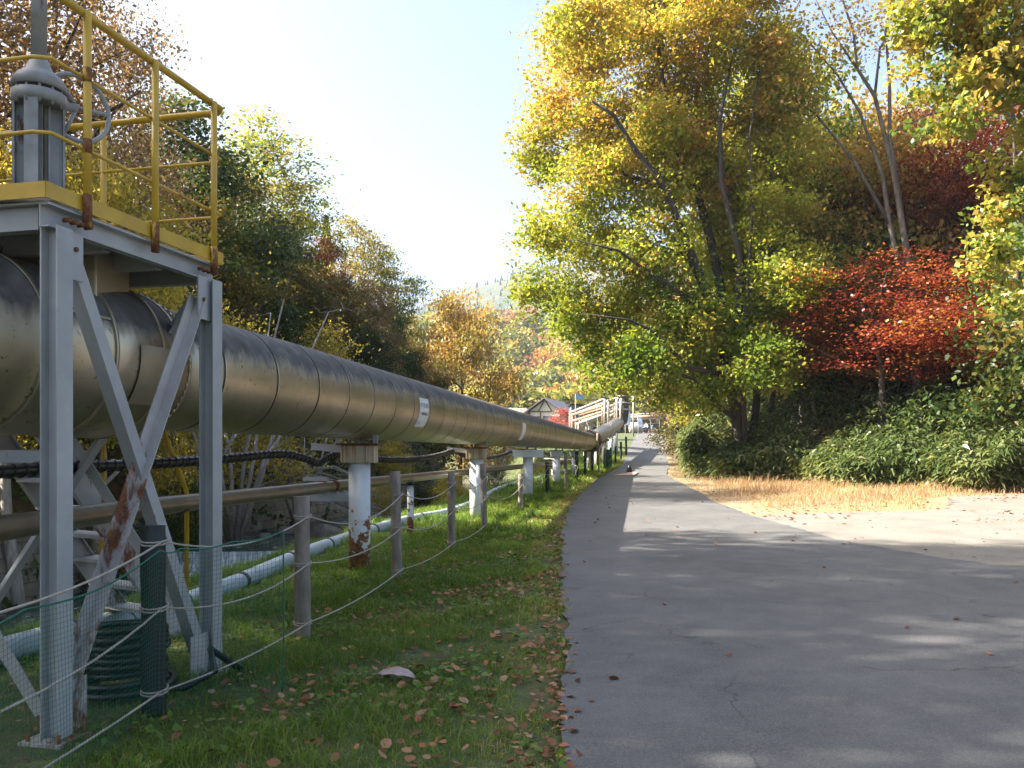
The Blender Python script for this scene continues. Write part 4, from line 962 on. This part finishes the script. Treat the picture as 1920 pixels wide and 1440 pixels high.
# ------------------------------------------------------------------ big maple
DM = 35.
def mp(px, py, dy=0): return np.array([at(px, DM+dy), DM+dy, zat(py, DM+dy)])
bx, by = at(1405, DM), DM; bz = Hs(bx, by); base = np.array([bx, by, bz])
def path(pts, r0, r1): 
    q = [mp(*p)-base for p in pts]; k = len(q); return ([tuple(a) for a in q], [r0+(r1-r0)*i/(k-1) for i in range(k)])
mpaths = [path([(1412,925,0),(1405,875,0),(1385,800,0),(1372,720,0),(1345,600,-.3),(1305,500,-.6),(1272,420,-1),(1248,350,-1.2),(1190,280,-1.5),(1150,215,-1.8),(1110,190,-2)], .34, .05),
 path([(1372,740,0),(1362,600,.6),(1335,460,.8),(1305,350,.8),(1262,270,.6),(1245,170,.4),(1230,60,.2),(1225,-40,0)], .24, .04),
 path([(1380,700,0),(1385,590,-.6),(1388,480,-.9),(1352,340,-1),(1348,230,-1),(1370,120,-1),(1400,30,-.8)], .19, .03),
 path([(1409,925,.8),(1405,850,1),(1418,760,1.5),(1420,640,1.5),(1426,480,1.6),(1440,320,1.6),(1450,180,1.6),(1458,20,1.5)], .22, .03),
 path([(1430,925,1.5),(1440,800,2),(1465,640,2),(1490,450,2),(1500,250,2)], .15, .02),
 path([(1400,850,-.4),(1390,700,-.9),(1400,560,-1.2),(1410,400,-1.3),(1405,260,-1.2),(1425,120,-1)], .12, .02),
 path([(1395,760,0),(1350,700,-1),(1290,690,-1.6),(1230,625,-2.2),(1180,600,-2.6),(1110,590,-3)], .14, .02),
 path([(1345,600,-.3),(1290,560,-1.4),(1230,520,-2),(1160,470,-2.6),(1080,450,-3)], .14, .02),
 path([(1245,350,-1.2),(1180,330,0),(1110,300,1),(1040,270,1.5)], .12, .02),
 path([(1300,500,-.6),(1250,430,1.2),(1180,390,2),(1090,390,2.4)], .12, .02),
 path([(1385,790,0),(1345,760,-.6),(1300,710,-1.2),(1230,690,-1.8),(1150,690,-2)], .12, .02),
 path([(1305,350,.8),(1360,280,1.6),(1430,200,2.2)], .10, .02)]
cl = [(1160,300,75),(1300,280,90),(1480,300,80),(1470,180,70),(1480,520,80),(1240,250,80),(1400,640,80),(1045,75,60),(1110,30,75),(1090,120,85),(1190,50,110),(1330,40,120),(1030,190,65),(1120,230,100),(1270,190,120),(1020,300,65),(1110,340,100),(1240,330,110),(1370,330,110),(1010,430,60),(1090,450,90),(1210,480,110),(1350,470,110),
      (1000,545,55),(1070,570,80),(1180,590,100),(1300,600,100),(1420,560,90),(1110,650,65),(1200,670,75),(1310,700,80),(1420,680,80),(1130,705,42),(1190,720,45),(1260,735,50),(1340,740,45),(1430,230,90),(1440,90,80),(1450,400,80),(1250,-90,150),(1410,-60,110),(1000,250,50)]
rr3 = np.random.default_rng(5)
ells = []
for px, py, r_ in cl:
    dy = rr3.uniform(-1.9, 2.6); c_ = mp(px, py, dy)-base; R_ = r_*DM/F*.86
    ells.append((tuple(c_), (R_, R_*.9, R_*.9)))
def mhue(A, r): 
    t = np.clip((A[:, 2]-3)/13, 0, 1); return np.clip(.14+.46*t+r.normal(size=len(A))*.17, 0, 1)
data = crown_and_limbs(mpaths, ells, 2300, 88, .165, .36, 101, mhue, flat=.6, up=.9, twig=.016)
tree_obj('maple_tree', 'giant yellow-green maple with several leaning trunks overhanging the road', 'tree', tuple(base), data, LM['maple'], M['bark'])

# bare forked tree on the right
D2 = 33.5
b0 = np.array([at(1722, D2), D2, Hs(at(1722, D2), D2)])
def m2(px, py, dy=0): return np.array([at(px, D2+dy), D2+dy, zat(py, D2+dy)])-b0
def pth2(pts, r0, r1): k = len(pts); return ([tuple(m2(*p)) for p in pts], [r0+(r1-r0)*i/(k-1) for i in range(k)])
bp = [pth2([(1723,925),(1722,850),(1715,600),(1700,470),(1688,400),(1675,320),(1640,180),(1608,130),(1600,60),(1560,-60)], .17, .03),
      pth2([(1722,760,.3),(1690,520,.3),(1668,420,.3),(1655,330,.3),(1612,210,.3),(1570,140,.4),(1500,60,.5)], .13, .02),
      pth2([(1690,400),(1668,260),(1668,150),(1660,60),(1680,-60)], .10, .02), pth2([(1668,420,.3),(1600,300,.6),(1530,215,.8),(1440,150,1)], .09, .015),
      pth2([(1672,250),(1740,215),(1800,205),(1850,200)], .05, .01), pth2([(1640,180),(1650,90),(1700,10),(1740,-60)], .06, .01), pth2([(1608,130),(1560,60),(1520,-20)], .05, .01)]
be = [(tuple(m2(1590,60)), (2.6,1.5,1.8)), (tuple(m2(1680,20)), (1.6,1.5,1.6)), (tuple(m2(1540,120)), (1.4,1.2,1.2)), (tuple(m2(1720,250)), (2.,1.4,.6)), (tuple(m2(1500,200)), (1.2,1.,.7))]
tree_obj('bare_tree', 'nearly leafless forked tree with pale branches against the sky on the right', 'tree', tuple(b0), crown_and_limbs(bp, be, 420, 6, .15, .25, 77, twig=.010, twn=3), LM['orange'], M['bark_mid'])

# near tree hanging in from the top right
D3 = 20.
b3 = np.array([at(1900, D3+9), D3+9, Hs(at(1900, D3+9), D3+9)])
def m3(px, py, dy=0): return np.array([at(px, D3+dy), D3+dy, zat(py, D3+dy)])-b3
def pth3(pts, r0, r1): k = len(pts); return ([tuple(m3(*p)) for p in pts], [r0+(r1-r0)*i/(k-1) for i in range(k)])
tp = [pth3([(1905,920,9),(1905,800,9),(1910,500,7.5),(1905,250,5),(1870,100,3),(1840,-60,1.5)], .16, .04), pth3([(1905,250,5),(1860,160,2),(1800,100,0),(1740,60,0)], .08, .02), pth3([(1910,400,6.6),(1900,360,3),(1870,400,.6)], .06, .015), pth3([(1905,300,5.5),(2000,200,1)], .07, .02)]
te = [(tuple(m3(1790,60)), (1.3,1.3,1.0)), (tuple(m3(1880,40)), (1.4,1.4,1.1)), (tuple(m3(1760,150)), (.9,1.1,.6)), (tuple(m3(1860,160)), (1.1,1.3,.65)), (tuple(m3(1790,230)), (.8,1.0,.35)), (tuple(m3(1740,20)), (.7,1.,.9)), (tuple(m3(1960,150)), (1.2,1.4,1.6)),
      (tuple(m3(1895,390)), (.7,1.,.6)), (tuple(m3(1870,480)), (.6,.8,.6)), (tuple(m3(1930,330)), (.7,.8,.9)), (tuple(m3(1840,-80)), (2.2,1.6,1.4)), (tuple(m3(1850,300)), (.4,.6,.25)), (tuple(m3(1910,560)), (.5,.6,.4))]
tree_obj('yellow_green_tree', 'yellow-green large-leaved tree hanging in at the top right corner', 'tree', tuple(b3), crown_and_limbs(tp, te, 330, 55, .16, .22, 88, flat=.55, up=.7), LM['yellowgreen'], M['bark_mid'])
#--PART3--
# ------------------------------------------------------------------ trees of the left slope (pixel column, distance, top row)
LT = [
 ('big_brown', 60, 27, -230, 1.05, 'tall russet-leaved tree rising behind the valve spindle'),
 ('big_brown', 200, 31, -60, .8, 'russet-brown airy tree right of the valve, behind the guardrail'),
 ('big_brown', -120, 24, -380, 1.0, 'tall brown tree at the very left edge of the slope'),
 ('green', 330, 38, 185, 1.1, 'dark green tree standing behind the right guardrail corner'),
 ('green', 405, 42, 285, 1.1, 'dark green tree right of the yellow guardrail'),
 ('umbrella', 478, 56, 215, 1.25, 'tall sparse tree with flat tufts topping the skyline'),
 ('umbrella', 525, 58, 315, 1.15, 'sparse flat-tufted tree just right of the tallest skyline tree'),
 ('olive', 440, 48, 330, 1.2, 'olive-brown rounded tree below the sparse skyline trees'),
 ('green', 560, 62, 395, 1.0, 'mid green tree left of the red maple on the slope'),
 ('dense', 510, 52, 430, 1.1, 'dark tree mass at the middle of the slope'),
 ('conifer', 612, 74, 405, 1.0, 'single bluish conifer poking above the slope'),
 ('sparse', 650, 70, 405, .85, 'pale thin-leaved tree right of the conifer'),
 ('sparse', 690, 72, 435, .75, 'light olive thin-leaved tree on the right part of the slope'),
 ('umbrella', 728, 72, 460, .65, 'tufted tree with a branch pointing out over the valley'),
 ('olive', 560, 50, 500, 1.25, 'broad olive-green tree above the bright yellow bush'),
 ('olive', 640, 56, 520, 1.2, 'wide olive and brown tree right of the bright yellow bush'),
 ('brown', 695, 60, 530, .9, 'brown-leaved tree in the shade of the slope'),
 ('green', 738, 64, 560, .7, 'dim green tree at the right foot of the slope'),
 ('dense', 690, 54, 620, 1.3, 'low dark tree directly above the huge pipe'),
 ('olive', 780, 66, 640, .8, 'small olive tree at the right end of the dark slope'),
 ('dense', 480, 44, 540, 1.3, 'dark low tree behind the pale bare twigs'),
 ('olive', 360, 36, 380, 1.2, 'olive tree seen through the guardrail'),
 ('dense', 250, 32, 470, 1.3, 'dark tree below the guardrail behind the pipe'),
 ('yellow', 175, 24, 290, .75, 'bright yellow sunlit tree behind the platform deck'),
 ('yellow', 40, 22, 260, .8, 'yellow-green tree behind the valve base'),
 ('orange', 862, 70, 548, .72, 'fine-twigged orange and yellow tree standing alone before the hill'),
 ('olive', 825, 62, 700, .9, 'low olive bushy tree at the foot of the orange tree'),
 ('yellow', 900, 82, 735, 1.0, 'yellow-green bushy tree behind the huge pipe, below the hill'),
 ('olive', 110, 25, 560, 1.5, 'shaded olive tree low behind the pipe valve'),
]
for k, x_, y_, h_, w_, lb in (('dense', -17, 12.0, 21, .52, 'unseen tall dense shade tree beyond the left edge of the photograph, farthest up the stream'), ('olive', -16.5, 5.2, 22, .55, 'unseen tall olive shade tree beyond the left edge, level with the platform'),
        ('dense', -18, -.6, 23, .5, 'unseen tall dense shade tree to the left of the viewer'), ('olive', -22, 8.6, 23, .42, 'unseen thin-leaved shade tree high on the slope beyond the left edge')):  # unseen trees, added and sized to shade the near road and platform
    put(k, 0, y_, h=h_, w=w_, label=lb, X=x_)
for k, px, Yd, top, wd, lb in LT: put(k, px, Yd, top=top, h=18.5, w=wd, label=lb)
put('red', 607, 60, top=445, w=.55, label='small red maple glowing on the dark slope')
put('shrub_yellow', 612, 45, top=606, w=.85, label='bright yellow bush just above the huge pipe')
put('shrub_yellow', 315, 28, top=560, w=.45, label='orange-yellow bush framed by the platform legs')
put('shrub_yellow', 410, 33, top=575, w=1., label='yellow bush beside the far platform leg')
for px, Yd, top, lb in ((440, 28, 455, 'pale bare twiggy shrub right of the far platform leg'), (350, 29, 560, 'bare twiggy shrub between the platform legs'), (560, 34, 640, 'pale bare shrub left of the bright yellow bush'), (1120, 60, 735, 'bare grey shrub behind the pipe bridge')):
    put('bare', px, Yd, top=top, w=1.1, label=lb)
put('shrub_pink', 1052, 88, top=767, w=1.1, z=2.6, label='bright red shrub in front of the house')
# bank shrubs seen under the pipe
BK = [('shrub', 60, 21, 800, 'dark green shrub behind the stair'), ('shrub', 210, 22, 810, 'green shrub behind the stair handrail'), ('shrub', 340, 24, 800, 'dark shrub seen between the platform legs under the pipe'), ('shrub', 450, 33, 830, 'dark green shrub on the stream wall under the pipe'),
      ('shrub_yellow', 520, 36, 800, 'yellow-leaved shrub under the pipe left of the nearest pier'), ('shrub', 620, 40, 850, 'low dark shrub behind the nearest pier'), ('shrub_yellow', 740, 46, 815, 'golden shrub right of the nearest pier'), ('shrub', 800, 48, 830, 'dark shrub between the first and second piers'),
      ('shrub_yellow', 850, 44, 850, 'golden low shrub left of the second pier'), ('shrub', 930, 52, 820, 'green shrub right of the second pier'), ('shrub_yellow', 720, 40, 900, 'dry golden shrub at the water edge behind the thin pipe'), ('shrub_yellow', 1010, 60, 835, 'yellowish shrub between the third and fourth piers')]
for k, px, Yd, top, lb in BK: put(k, px, Yd+3, h=min(max(zat(top, Yd+3)-Hs(at(px, Yd+3), Yd+3), 1.2), 2.6), w=1.1, label=lb)
# fallen bare branches on the wall
r = random.Random(9); mb = MB()
for i in range(26):
    a = V(at(470+r.random()*80, 33), 33+r.random()*2, r.uniform(-.3, .8)); b = V(at(640+r.random()*90, 31), 31+r.random()*3, r.uniform(-1.0, .2))
    mid = (a+b)/2+V(0, 0, r.uniform(.0, .7)); mb.tube([a, mid, b], [.018, .03, .012], 4)
    for k in range(3): t = r.random(); q = a*(1-t)+b*t+V(0,0,.2); mb.tube([q, q+V(r.uniform(-.6,.6), r.uniform(-.5,.5), r.uniform(.1,.9))], [.012, .004], 3)
tag(mb.build('fallen_branches', M['bark_pale']), 'tangle of pale bare branches fallen over the stream wall', 'branches')
# pampas grass
for i, (px, Yd, lb) in enumerate(((930, 27.5, 'clump of feathery tan pampas grass above the thin pipe'), (905, 29, 'smaller clump of tan pampas grass by the second pier'))):
    x = at(px, Yd); z = Hs(x, Yd); rt = empty('pampas_grass', (x, Yd, z)); tag(rt, lb, 'grass clump'); mb = MB(); pc = []
    for k in range(16):
        a = r.random()*6.28; L_ = r.uniform(1.0, 1.55); tip = V(math.cos(a)*.45, math.sin(a)*.35, L_); mb.tube([(0,0,0), tip*.5+V(0,0,.1), tip], [.008,.006,.004], 3)
        pc += [tip+V(r.gauss(0,.025), r.gauss(0,.025), r.uniform(-.28,.06)) for _ in range(26)]
    mb.build('stalks', M['bark_pale'], rt)
    lv = leaf_quads(np.array([tuple(q) for q in pc]), .09, 2, None, .3); link('plumes', quads_mesh('plumes', lv, 4, np.full(len(pc), .6)), LM['drygrass'], rt)

# ------------------------------------------------------------------ trees of the right bank
RT = [
 ('round', 1515, 40, 215, .9, 'yellow-green tree right behind the giant maple'),
 ('round', 1455, 44, 90, .95, 'tall yellow-green tree behind the crown of the giant maple'),
 ('orange', 1570, 46, 250, 1.2, 'golden-orange tree below the gap of sky'),
 ('round', 1500, 38, 400, 1.1, 'low yellow-green tree beside the maple trunks'),
 ('olive', 1600, 41, 330, 1.1, 'olive-yellow tree behind the bare forked tree'),
 ('yellow', 1530, 39, 560, .9, 'yellow-leaved small tree above the bamboo thicket'),
 ('dense', 1790, 41, 330, 1.3, 'dark evergreen behind the right-hand red maple'),
 ('dense', 1900, 38, 300, 1.3, 'black-green evergreen at the right edge'),
 ('dense', 1680, 42, 430, 1.2, 'dark evergreen behind the middle of the red foliage'),
 ('green', 1890, 35, 540, 1.2, 'deep green small tree low at the right edge'),
 ('dense', 1580, 40, 520, 1.2, 'dark tree in the gap left of the red maple'),
 ('dense', 1460, 42, 560, 1.2, 'dark understorey tree behind the maple trunks'),
 ('brown', 1950, 38, 120, 1.2, 'orange-brown tree behind the top right foliage'),
 ('orange', 1720, 44, 230, 1.1, 'orange tree behind the bare forked tree'),
 ('round', 1350, 50, 560, 1.3, 'yellow-green tree farther up the road behind the maple'),
 ('olive', 1290, 58, 650, 1.2, 'olive tree beside the upper road'),
 ('orange', 1230, 170, 700, 1.4, 'orange-leaved tree over the far truss bridge'),
 ('brown', 1290, 160, 690, 1.5, 'brown tree beyond the crest of the road'),
 ('yellow', 1160, 175, 690, 1.5, 'yellow tree beyond the inclined pipe bridge'),
 ('green', 2080, 27, 120, 1.0, 'green tree just outside the right edge'),
]
for k, px, Yd, top, wd, lb in RT: put(k, px, Yd, top=top, w=wd, label=lb)
put('red', 1655, 33, top=478, w=1.35, label='red maple spreading low over the bamboo thicket', rz=.4)
put('red', 1840, 31, top=495, w=1.3, label='dark red maple at the right beside the evergreens', rz=2.)
put('red', 1760, 39, top=170, w=.75, label='scarlet maple high on the bank behind the bare tree', rz=1.)
put('red', 1890, 37, top=160, w=.7, label='scarlet maple behind the top right foliage', rz=3.)
put('orange', 1650, 40, top=190, w=.8, label='small amber tree left of the scarlet maples', rz=3.)

# ------------------------------------------------------------------ ground cover (stuff)
def blades(x, y, z, h, w, lean, r, name, hue, lm):
    n_ = len(x); a = r.random(n_)*6.283; d = np.stack([np.cos(a), np.sin(a), np.zeros(n_)], 1); s = np.stack([-np.sin(a), np.cos(a), np.zeros(n_)], 1)
    B = np.stack([x, y, z], 1); H_ = (h)[:, None]; W_ = w[:, None]; Ln = (lean*h)[:, None]; up = np.array([0, 0, 1.])
    m1 = B+up*H_*.55+d*Ln*.3; tip = B+up*H_*(1-.25*lean[:, None])+d*Ln
    v = np.stack([B-s*W_, B+s*W_, m1+s*W_*.8, m1-s*W_*.8, m1-s*W_*.8, m1+s*W_*.8, tip+s*W_*.12, tip-s*W_*.12], 1)
    return quads_mesh(name, v.reshape(-1, 3), 4, np.repeat(hue, 2))
r = np.random.default_rng(21)
def scatter(n_, y0, y1, xl, xr, pw=1.):
    y = y0+(y1-y0)*r.random(n_)**pw; a, b = xl(y), xr(y); return a+(b-a)*r.random(n_), y
parts = []
for n_, y0, y1, hs, ws in ((70000, 3.0, 8, .085, .0022), (62000, 8, 15, .10, .0035), (45000, 15, 28, .13, .006), (30000, 28, 75, .2, .014)):
    x, y = scatter(n_, y0, y1, lambda y: np.maximum(xe(y)-.7, -7+0*y), lambda y: rl(y)+.07)
    # patchy: thinner toward the road edge and on bare spots
    edge = (rl(y)-x); keep = (vnoise(x, y, .35)+vnoise(x*2, y*2, .3)*.5 > -.75+.5*(edge < .3))
    stony = ((x < -2.3) & (y < 6.2) & (vnoise(x, y, .5) < .3)); keep &= ~(stony & (r.random(n_) < .8)); x, y = x[keep], y[keep]; n2 = len(x)
    tuft = np.clip(1+.7*vnoise(x, y, .45)+.5*vnoise(x+9, y, .16), .25, 2.2)*(.55+.5*np.clip((rl(y)-x)/1.2, 0, 1))
    h = hs*tuft*(.5+.8*r.random(n2)); hue = np.clip(.42+.22*vnoise(x, y, .7)+.16*r.normal(size=n2)+.28*((rl(y)-x) < .45)+.0*x, 0, 1)
    parts.append((x, y, H(x, y)-.01, h, ws*(.7+.6*r.random(n2)), .3+.8*r.random(n2), hue))
cat_ = [np.concatenate([q[i] for q in parts]) for i in range(7)]
tag(link('grass', blades(*cat_[:6], r, 'grass', cat_[6], None), LM['grass']), 'short green grass on the verge between the road and the stream', 'grass', kind='stuff')
# broad-leaved weeds low in the turf
x, y = scatter(9000, 3.2, 16, lambda y: xe(y)+.3, lambda y: rl(y)); k_ = vnoise(x, y, .5) > .15; x, y = x[k_], y[k_]
lv = leaf_quads(np.stack([x, y, H(x, y)+.03+.03*r.random(len(x))], 1), .05, 2.2, r, .8)
tag(link('clover', quads_mesh('clover', lv, 4, .25+.3*r.random(len(x))), LM['grass']), 'low broad-leaved weeds in the turf', 'weeds', kind='stuff')
# fallen leaves: curled 2-quad leaves
def fallen(x, y, z, s, hue, name, flat=False):
    n_ = len(x); a = r.random(n_)*6.283; t = np.stack([np.cos(a), np.sin(a), r.normal(size=n_)*.25], 1); t = nrm(t); b = nrm(np.cross(np.array([0,0,1.]), t)+np.stack([0*x,0*x,r.normal(size=n_)*.35], 1)); up = np.cross(t, b)
    c_ = np.stack([x, y, z], 1); S = s[:, None]; cu = (r.random(n_)*.35)[:, None]
    m0, m1 = c_-t*S*.5+up*S*cu*.5, c_+t*S*.5+up*S*cu*.6; e = b*S*.33+up*S*cu*.8; f = -b*S*.33+up*S*cu*.8
    v = np.stack([m0, c_+e-t*S*.2, c_+e*.9+t*S*.22, m1, m0, m1, c_+f*.9+t*S*.22, c_+f-t*S*.2], 1)
    return quads_mesh(name, v.reshape(-1, 3), 4, np.repeat(hue, 2))
X_, Y_, S_, H_ = [], [], [], []
def addl(x, y, s): X_.append(x); Y_.append(y); S_.append(s); H_.append(np.clip(r.random(len(x))**1.4, 0, 1))
x, y = scatter(1500, 3.0, 9, lambda y: rl(y)-2.3, lambda y: rl(y)+.0); k_ = r.random(len(x)) < .15+.6*np.exp(-(rl(y)-x)/.6); addl(x[k_], y[k_], .03+.05*r.random(k_.sum())**2)
x, y = scatter(350, 3.0, 9, lambda y: xe(y)+1, lambda y: rl(y)-1); addl(x, y, .03+.05*r.random(350))
x, y = scatter(2600, 9, 40, lambda y: rl(y)-1.9, lambda y: rl(y)+.02, 1.4); addl(x, y, .045+.04*r.random(2600))
y = 3.2+25*r.random(800)**1.5; x = rl(y)-.02+r.normal(size=800)*.07-.08*np.abs(r.normal(size=800)); addl(x, y, .025+.05*r.random(800)**1.6)
y = 5+22*r.random(70); x = rl(y)+r.random(70)*(np.minimum(rr(y), 9)-rl(y)); addl(x, y, .05+.04*r.random(70))
x, y = scatter(1000, 17, 27, lambda y: rr(y)+.1, lambda y: 18+0*y); k_ = vnoise(x, y, 1.2) > -.1; addl(x[k_], y[k_], .06+.06*r.random(k_.sum()))
x, y = scatter(140, 10, 18, lambda y: rr(y)+.2, lambda y: 13+0*y); addl(x, y, .04+.05*r.random(140))
for cx_, cy_, n_c, sx_, sy_ in ((-.95,7.9,170,.35,.25),(-.3,8.8,120,.3,.4),(-1.3,5.6,60,.4,.4),(-.35,5.0,120,.3,.5),(0,6.6,80,.2,.5),(-1.6,12,90,.5,.8)): addl(cx_+r.normal(size=n_c)*sx_, cy_+r.normal(size=n_c)*sy_, .03+.06*r.random(n_c)**1.5)
x, y, s, hu = map(np.concatenate, (X_, Y_, S_, H_)); onroad = (x > rl(y)-.02) & (x < rr(y)); z = H(x, y)+np.where(onroad, .034, np.where(x > rr(y), .02, .035))
tag(link('leaf_litter', fallen(x, y, z, s, hu, 'leaf_litter'), LM['litter']), 'scattered brown fallen leaves on the grass and road edge', 'leaves', kind='stuff')
# the one large pale leaf
mb = MB(); vs = []
for i in range(9):
    t = i/8; wd = .075*math.sin(math.pi*min(t*.92+.06, 1))**.7; zc = .02+.03*math.sin(math.pi*t)
    for q in (-1, -.5, 0, .5, 1): vs.append((t*.26-.13, q*wd, zc+.02*q*q-.01*abs(q)+.004*math.sin(i*2.2)))
fs = [(i*5+j, (i+1)*5+j, (i+1)*5+j+1, i*5+j+1) for i in range(8) for j in range(4)]
mb.add(vs, fs, 0, True); mb.tube([(-.13,0,.03), (-.18,.02,.01)], .003, 5)
o = mb.build('fallen_leaf', simple('pale_leaf', (.40,.31,.28), (.26,.19,.17), 28, .8)); o.location = (at(742, 5.7), 5.72, .035); o.rotation_euler = (.1, .05, -.15)
md = o.modifiers.new('s', 'SOLIDIFY'); md.thickness = .002
tag(o, 'single large pale grey-pink dead leaf lying on the grass', 'leaf')
# dry grass verge on the right
x, y = scatter(150000, 17.8, 60, lambda y: rr(y)+.0, lambda y: 40+0*y, 1.5)
dr = dright(x, y); lim = np.where(y > 18.2, np.interp(y, *LOT), 0)
k_ = (dr < 1.2) & ~((y < 26.3) & (x > lim-.2*r.random(len(x))) & (x > rr(y)+.15)) ; x, y, lim = x[k_], y[k_], lim[k_]
near = np.clip((lim-x)/1.0, .25, 1)*np.where(y > 26.3, 1, 1); near = np.where(y > 26.3, 1, near); edge = np.clip((x-rr(y))/1.6, .25, 1); n2 = len(x)
h = (.08+.24*np.clip((y-19)/8, 0, 1))*(.35+.9*r.random(n2))*np.minimum(near, edge)*(1+.5*vnoise(x, y, .7))
tag(link('dry_grass', blades(x, y, H(x, y)-.02, h, .007*(.6+.8*r.random(n2)), .2+1.1*r.random(n2)**1.5, r, 'dry_grass', np.clip(.45+.2*vnoise(x, y, 1.)+.2*r.normal(size=n2)+.25*(y < 20.5)+.3*(vnoise(x+4, y, .9) > .55), 0, 1), None), LM['drygrass']), 'tan and orange dry grass between the lot and the thicket', 'grass', kind='stuff')
# bamboo-grass thicket: arching stems with long drooping leaves
n_ = 62000; cx, cy = [], []
y = 21+ (62-21)*r.random(n_*3)**1.4; x = 5+45*r.random(n_*3); d_ = dright(x, y); k_ = (d_ > -.1) & (d_ < 3.6) & (x < 30+.0*y) & (x/y < .72); x, y, d_ = x[k_][:n_], y[k_][:n_], d_[k_][:n_]
y2 = 38+104*r.random(9000); x2 = rr(y2)+.6+3.0*r.random(9000); t3 = r.random(28000)*1.95; x3 = 7.7+(14.5-7.7)*t3; y3 = np.interp(t3, [0, 1, 2], [37.3, 28.8, 25.4]); o3 = r.random(28000)**.8*(1.9+.5*np.sin(x3*2.1)); x3 = x3-.66*o3+.25; y3 = y3-.75*o3+.2; k3 = x3 > rr(y3)+.45; x = np.concatenate([x, x2, x3[k3]]); y = np.concatenate([y, y2, y3[k3]]); d_ = dright(x, y)
top = (2.0+.55*vnoise(x, y, 1.1)+.35*vnoise(x+5, y-3, .5))*np.clip(.95+d_*.25, .50, 1.25)
z = H(x, y)+top*np.clip(r.random(len(x))**.45, .05, 1); a = r.random(len(x))*6.283
L_ = (.22+.16*r.random(len(x)))*np.where(y > 60, 1.7, 1); dr_ = np.stack([np.cos(a), np.sin(a), -.15-.9*r.random(len(x))], 1); dr_ = nrm(dr_); sd_ = nrm(np.cross(dr_, np.array([0, 0, 1.])+.5*r.normal(size=(len(x), 3))))
c_ = np.stack([x, y, z], 1); e = c_+dr_*L_[:, None]; mdl = c_+dr_*L_[:, None]*.4+np.array([0, 0, .04])
v = np.stack([c_, mdl+sd_*L_[:, None]*.13, e, mdl-sd_*L_[:, None]*.13], 1).reshape(-1, 3)
hue = np.clip(.38+.2*r.normal(size=len(x))+.2*vnoise(x, y, 2)+.25*(z-H(x, y) < .5), 0, 1)
tag(link('bamboo_thicket', quads_mesh('bamboo_thicket', v, 4, hue), LM['sasa']), 'dense bamboo-grass thicket along the foot of the right bank', 'bamboo grass', kind='stuff')
# undergrowth on both slopes
x1 = -r.random(60000)*45-1; y1 = 12+75*r.random(60000)**1.2; k_ = (xw(y1)-x1 > -.2) & (x1/y1 > -.72); x1, y1 = x1[k_], y1[k_]
x2 = 6+45*r.random(60000); y2 = 24+70*r.random(60000)**1.3; k_ = (dright(x2, y2) > 4.) & (x2/y2 < .7); x2, y2 = x2[k_], y2[k_]
x = np.concatenate([x1, x2]); y = np.concatenate([y1, y2]); hh = .9+.7*vnoise(x, y, 1.4); z = H(x, y)+np.maximum(hh, .2)*r.random(len(x))
lv = leaf_quads(np.stack([x, y, z], 1), .30, .6, r); hue = np.clip(.35+.25*vnoise(x, y, 3)+.2*r.normal(size=len(x)), 0, 1)
tag(link('undergrowth', quads_mesh('undergrowth', lv, 4, hue), LM['green']), 'mixed low undergrowth covering the wooded slopes', 'undergrowth', kind='stuff')
# far wooded hillside: many small crowns read as one wood
C, Hu, S = [], [], []
for i in range(1500):
    Yd = 165+ (620-165)*r.random()**1.3; x = r.uniform(-.75, .62)*Yd if r.random() < .35 else r.uniform(-.16, .32)*Yd; z = Hs(x, Yd); R = r.uniform(3.0, 5.2)
    n2 = int(260 if Yd < 330 else 150); d = nrm(r.normal(size=(n2, 3))); c0_ = np.array([x, Yd, z+R*1.1]); rad = (.55+.45*r.random(n2))[:, None]
    C.append(c0_+d*rad*np.array([R, R, R*1.15])); hb = r.random() if r.random() > .25 else r.uniform(.35, .6); Hu.append(np.clip(hb+.06*r.normal(size=n2), 0, 1)); S.append(np.full(n2, 1.))
C = np.concatenate(C); lv = leaf_quads(C, 1.35, .6, r); 
tag(link('hillside_wood', quads_mesh('hillside_wood', lv, 4, np.concatenate(Hu)), LM['hill']), 'hazy autumn-coloured wood covering the hill behind the house', 'wood', kind='stuff')
# conifer skyline on the far ridge
n_ = 3600; ii = r.random(n_)*259; jj = r.random(n_)**.5*25; i0 = ii.astype(int); j0 = jj.astype(int); P_ = np.stack([RX[j0, i0], RY[j0, i0], RZ[j0, i0]], 1)+r.normal(size=(n_, 3))*[4, 4, .5]
hh = r.uniform(4, 9, n_); vs = []
for k in range(3):
    a0 = r.random(n_)*6.28; 
    for q in range(2):
        a_ = a0+k*2.09; w_ = hh*.2; base_ = P_+np.stack([np.cos(a_)*w_, np.sin(a_)*w_, 0*w_], 1); b_ = P_+np.stack([np.cos(a_+2.1)*w_, np.sin(a_+2.1)*w_, 0*w_], 1)
    tip = P_+np.stack([0*hh, 0*hh, hh], 1); vs.append(np.stack([base_, b_, tip], 1))
lv = np.concatenate(vs).reshape(-1, 3)
tag(link('ridge_trees', quads_mesh('ridge_trees', lv, 3, r.random(n_*3)), LM['conifer']), 'bluish conifers on the distant ridge', 'trees', kind='stuff')

# ------------------------------------------------------------------ haze
m = bpy.data.materials.new('haze_air'); m.use_nodes = True; n = m.node_tree; n.nodes.clear()
out = n.nodes.new('ShaderNodeOutputMaterial'); pv = n.nodes.new('ShaderNodeVolumePrincipled'); n.links.new(pv.outputs[0], out.inputs['Volume'])
pv.inputs['Color'].default_value = (.72, .85, 1, 1); pv.inputs['Density'].default_value = .00022; pv.inputs['Anisotropy'].default_value = .2
o = MB().box((200, 500, 140), (2600, 1180, 296)).build('haze', m); tag(o, 'thin pale morning haze in the valley', 'haze', kind='stuff')
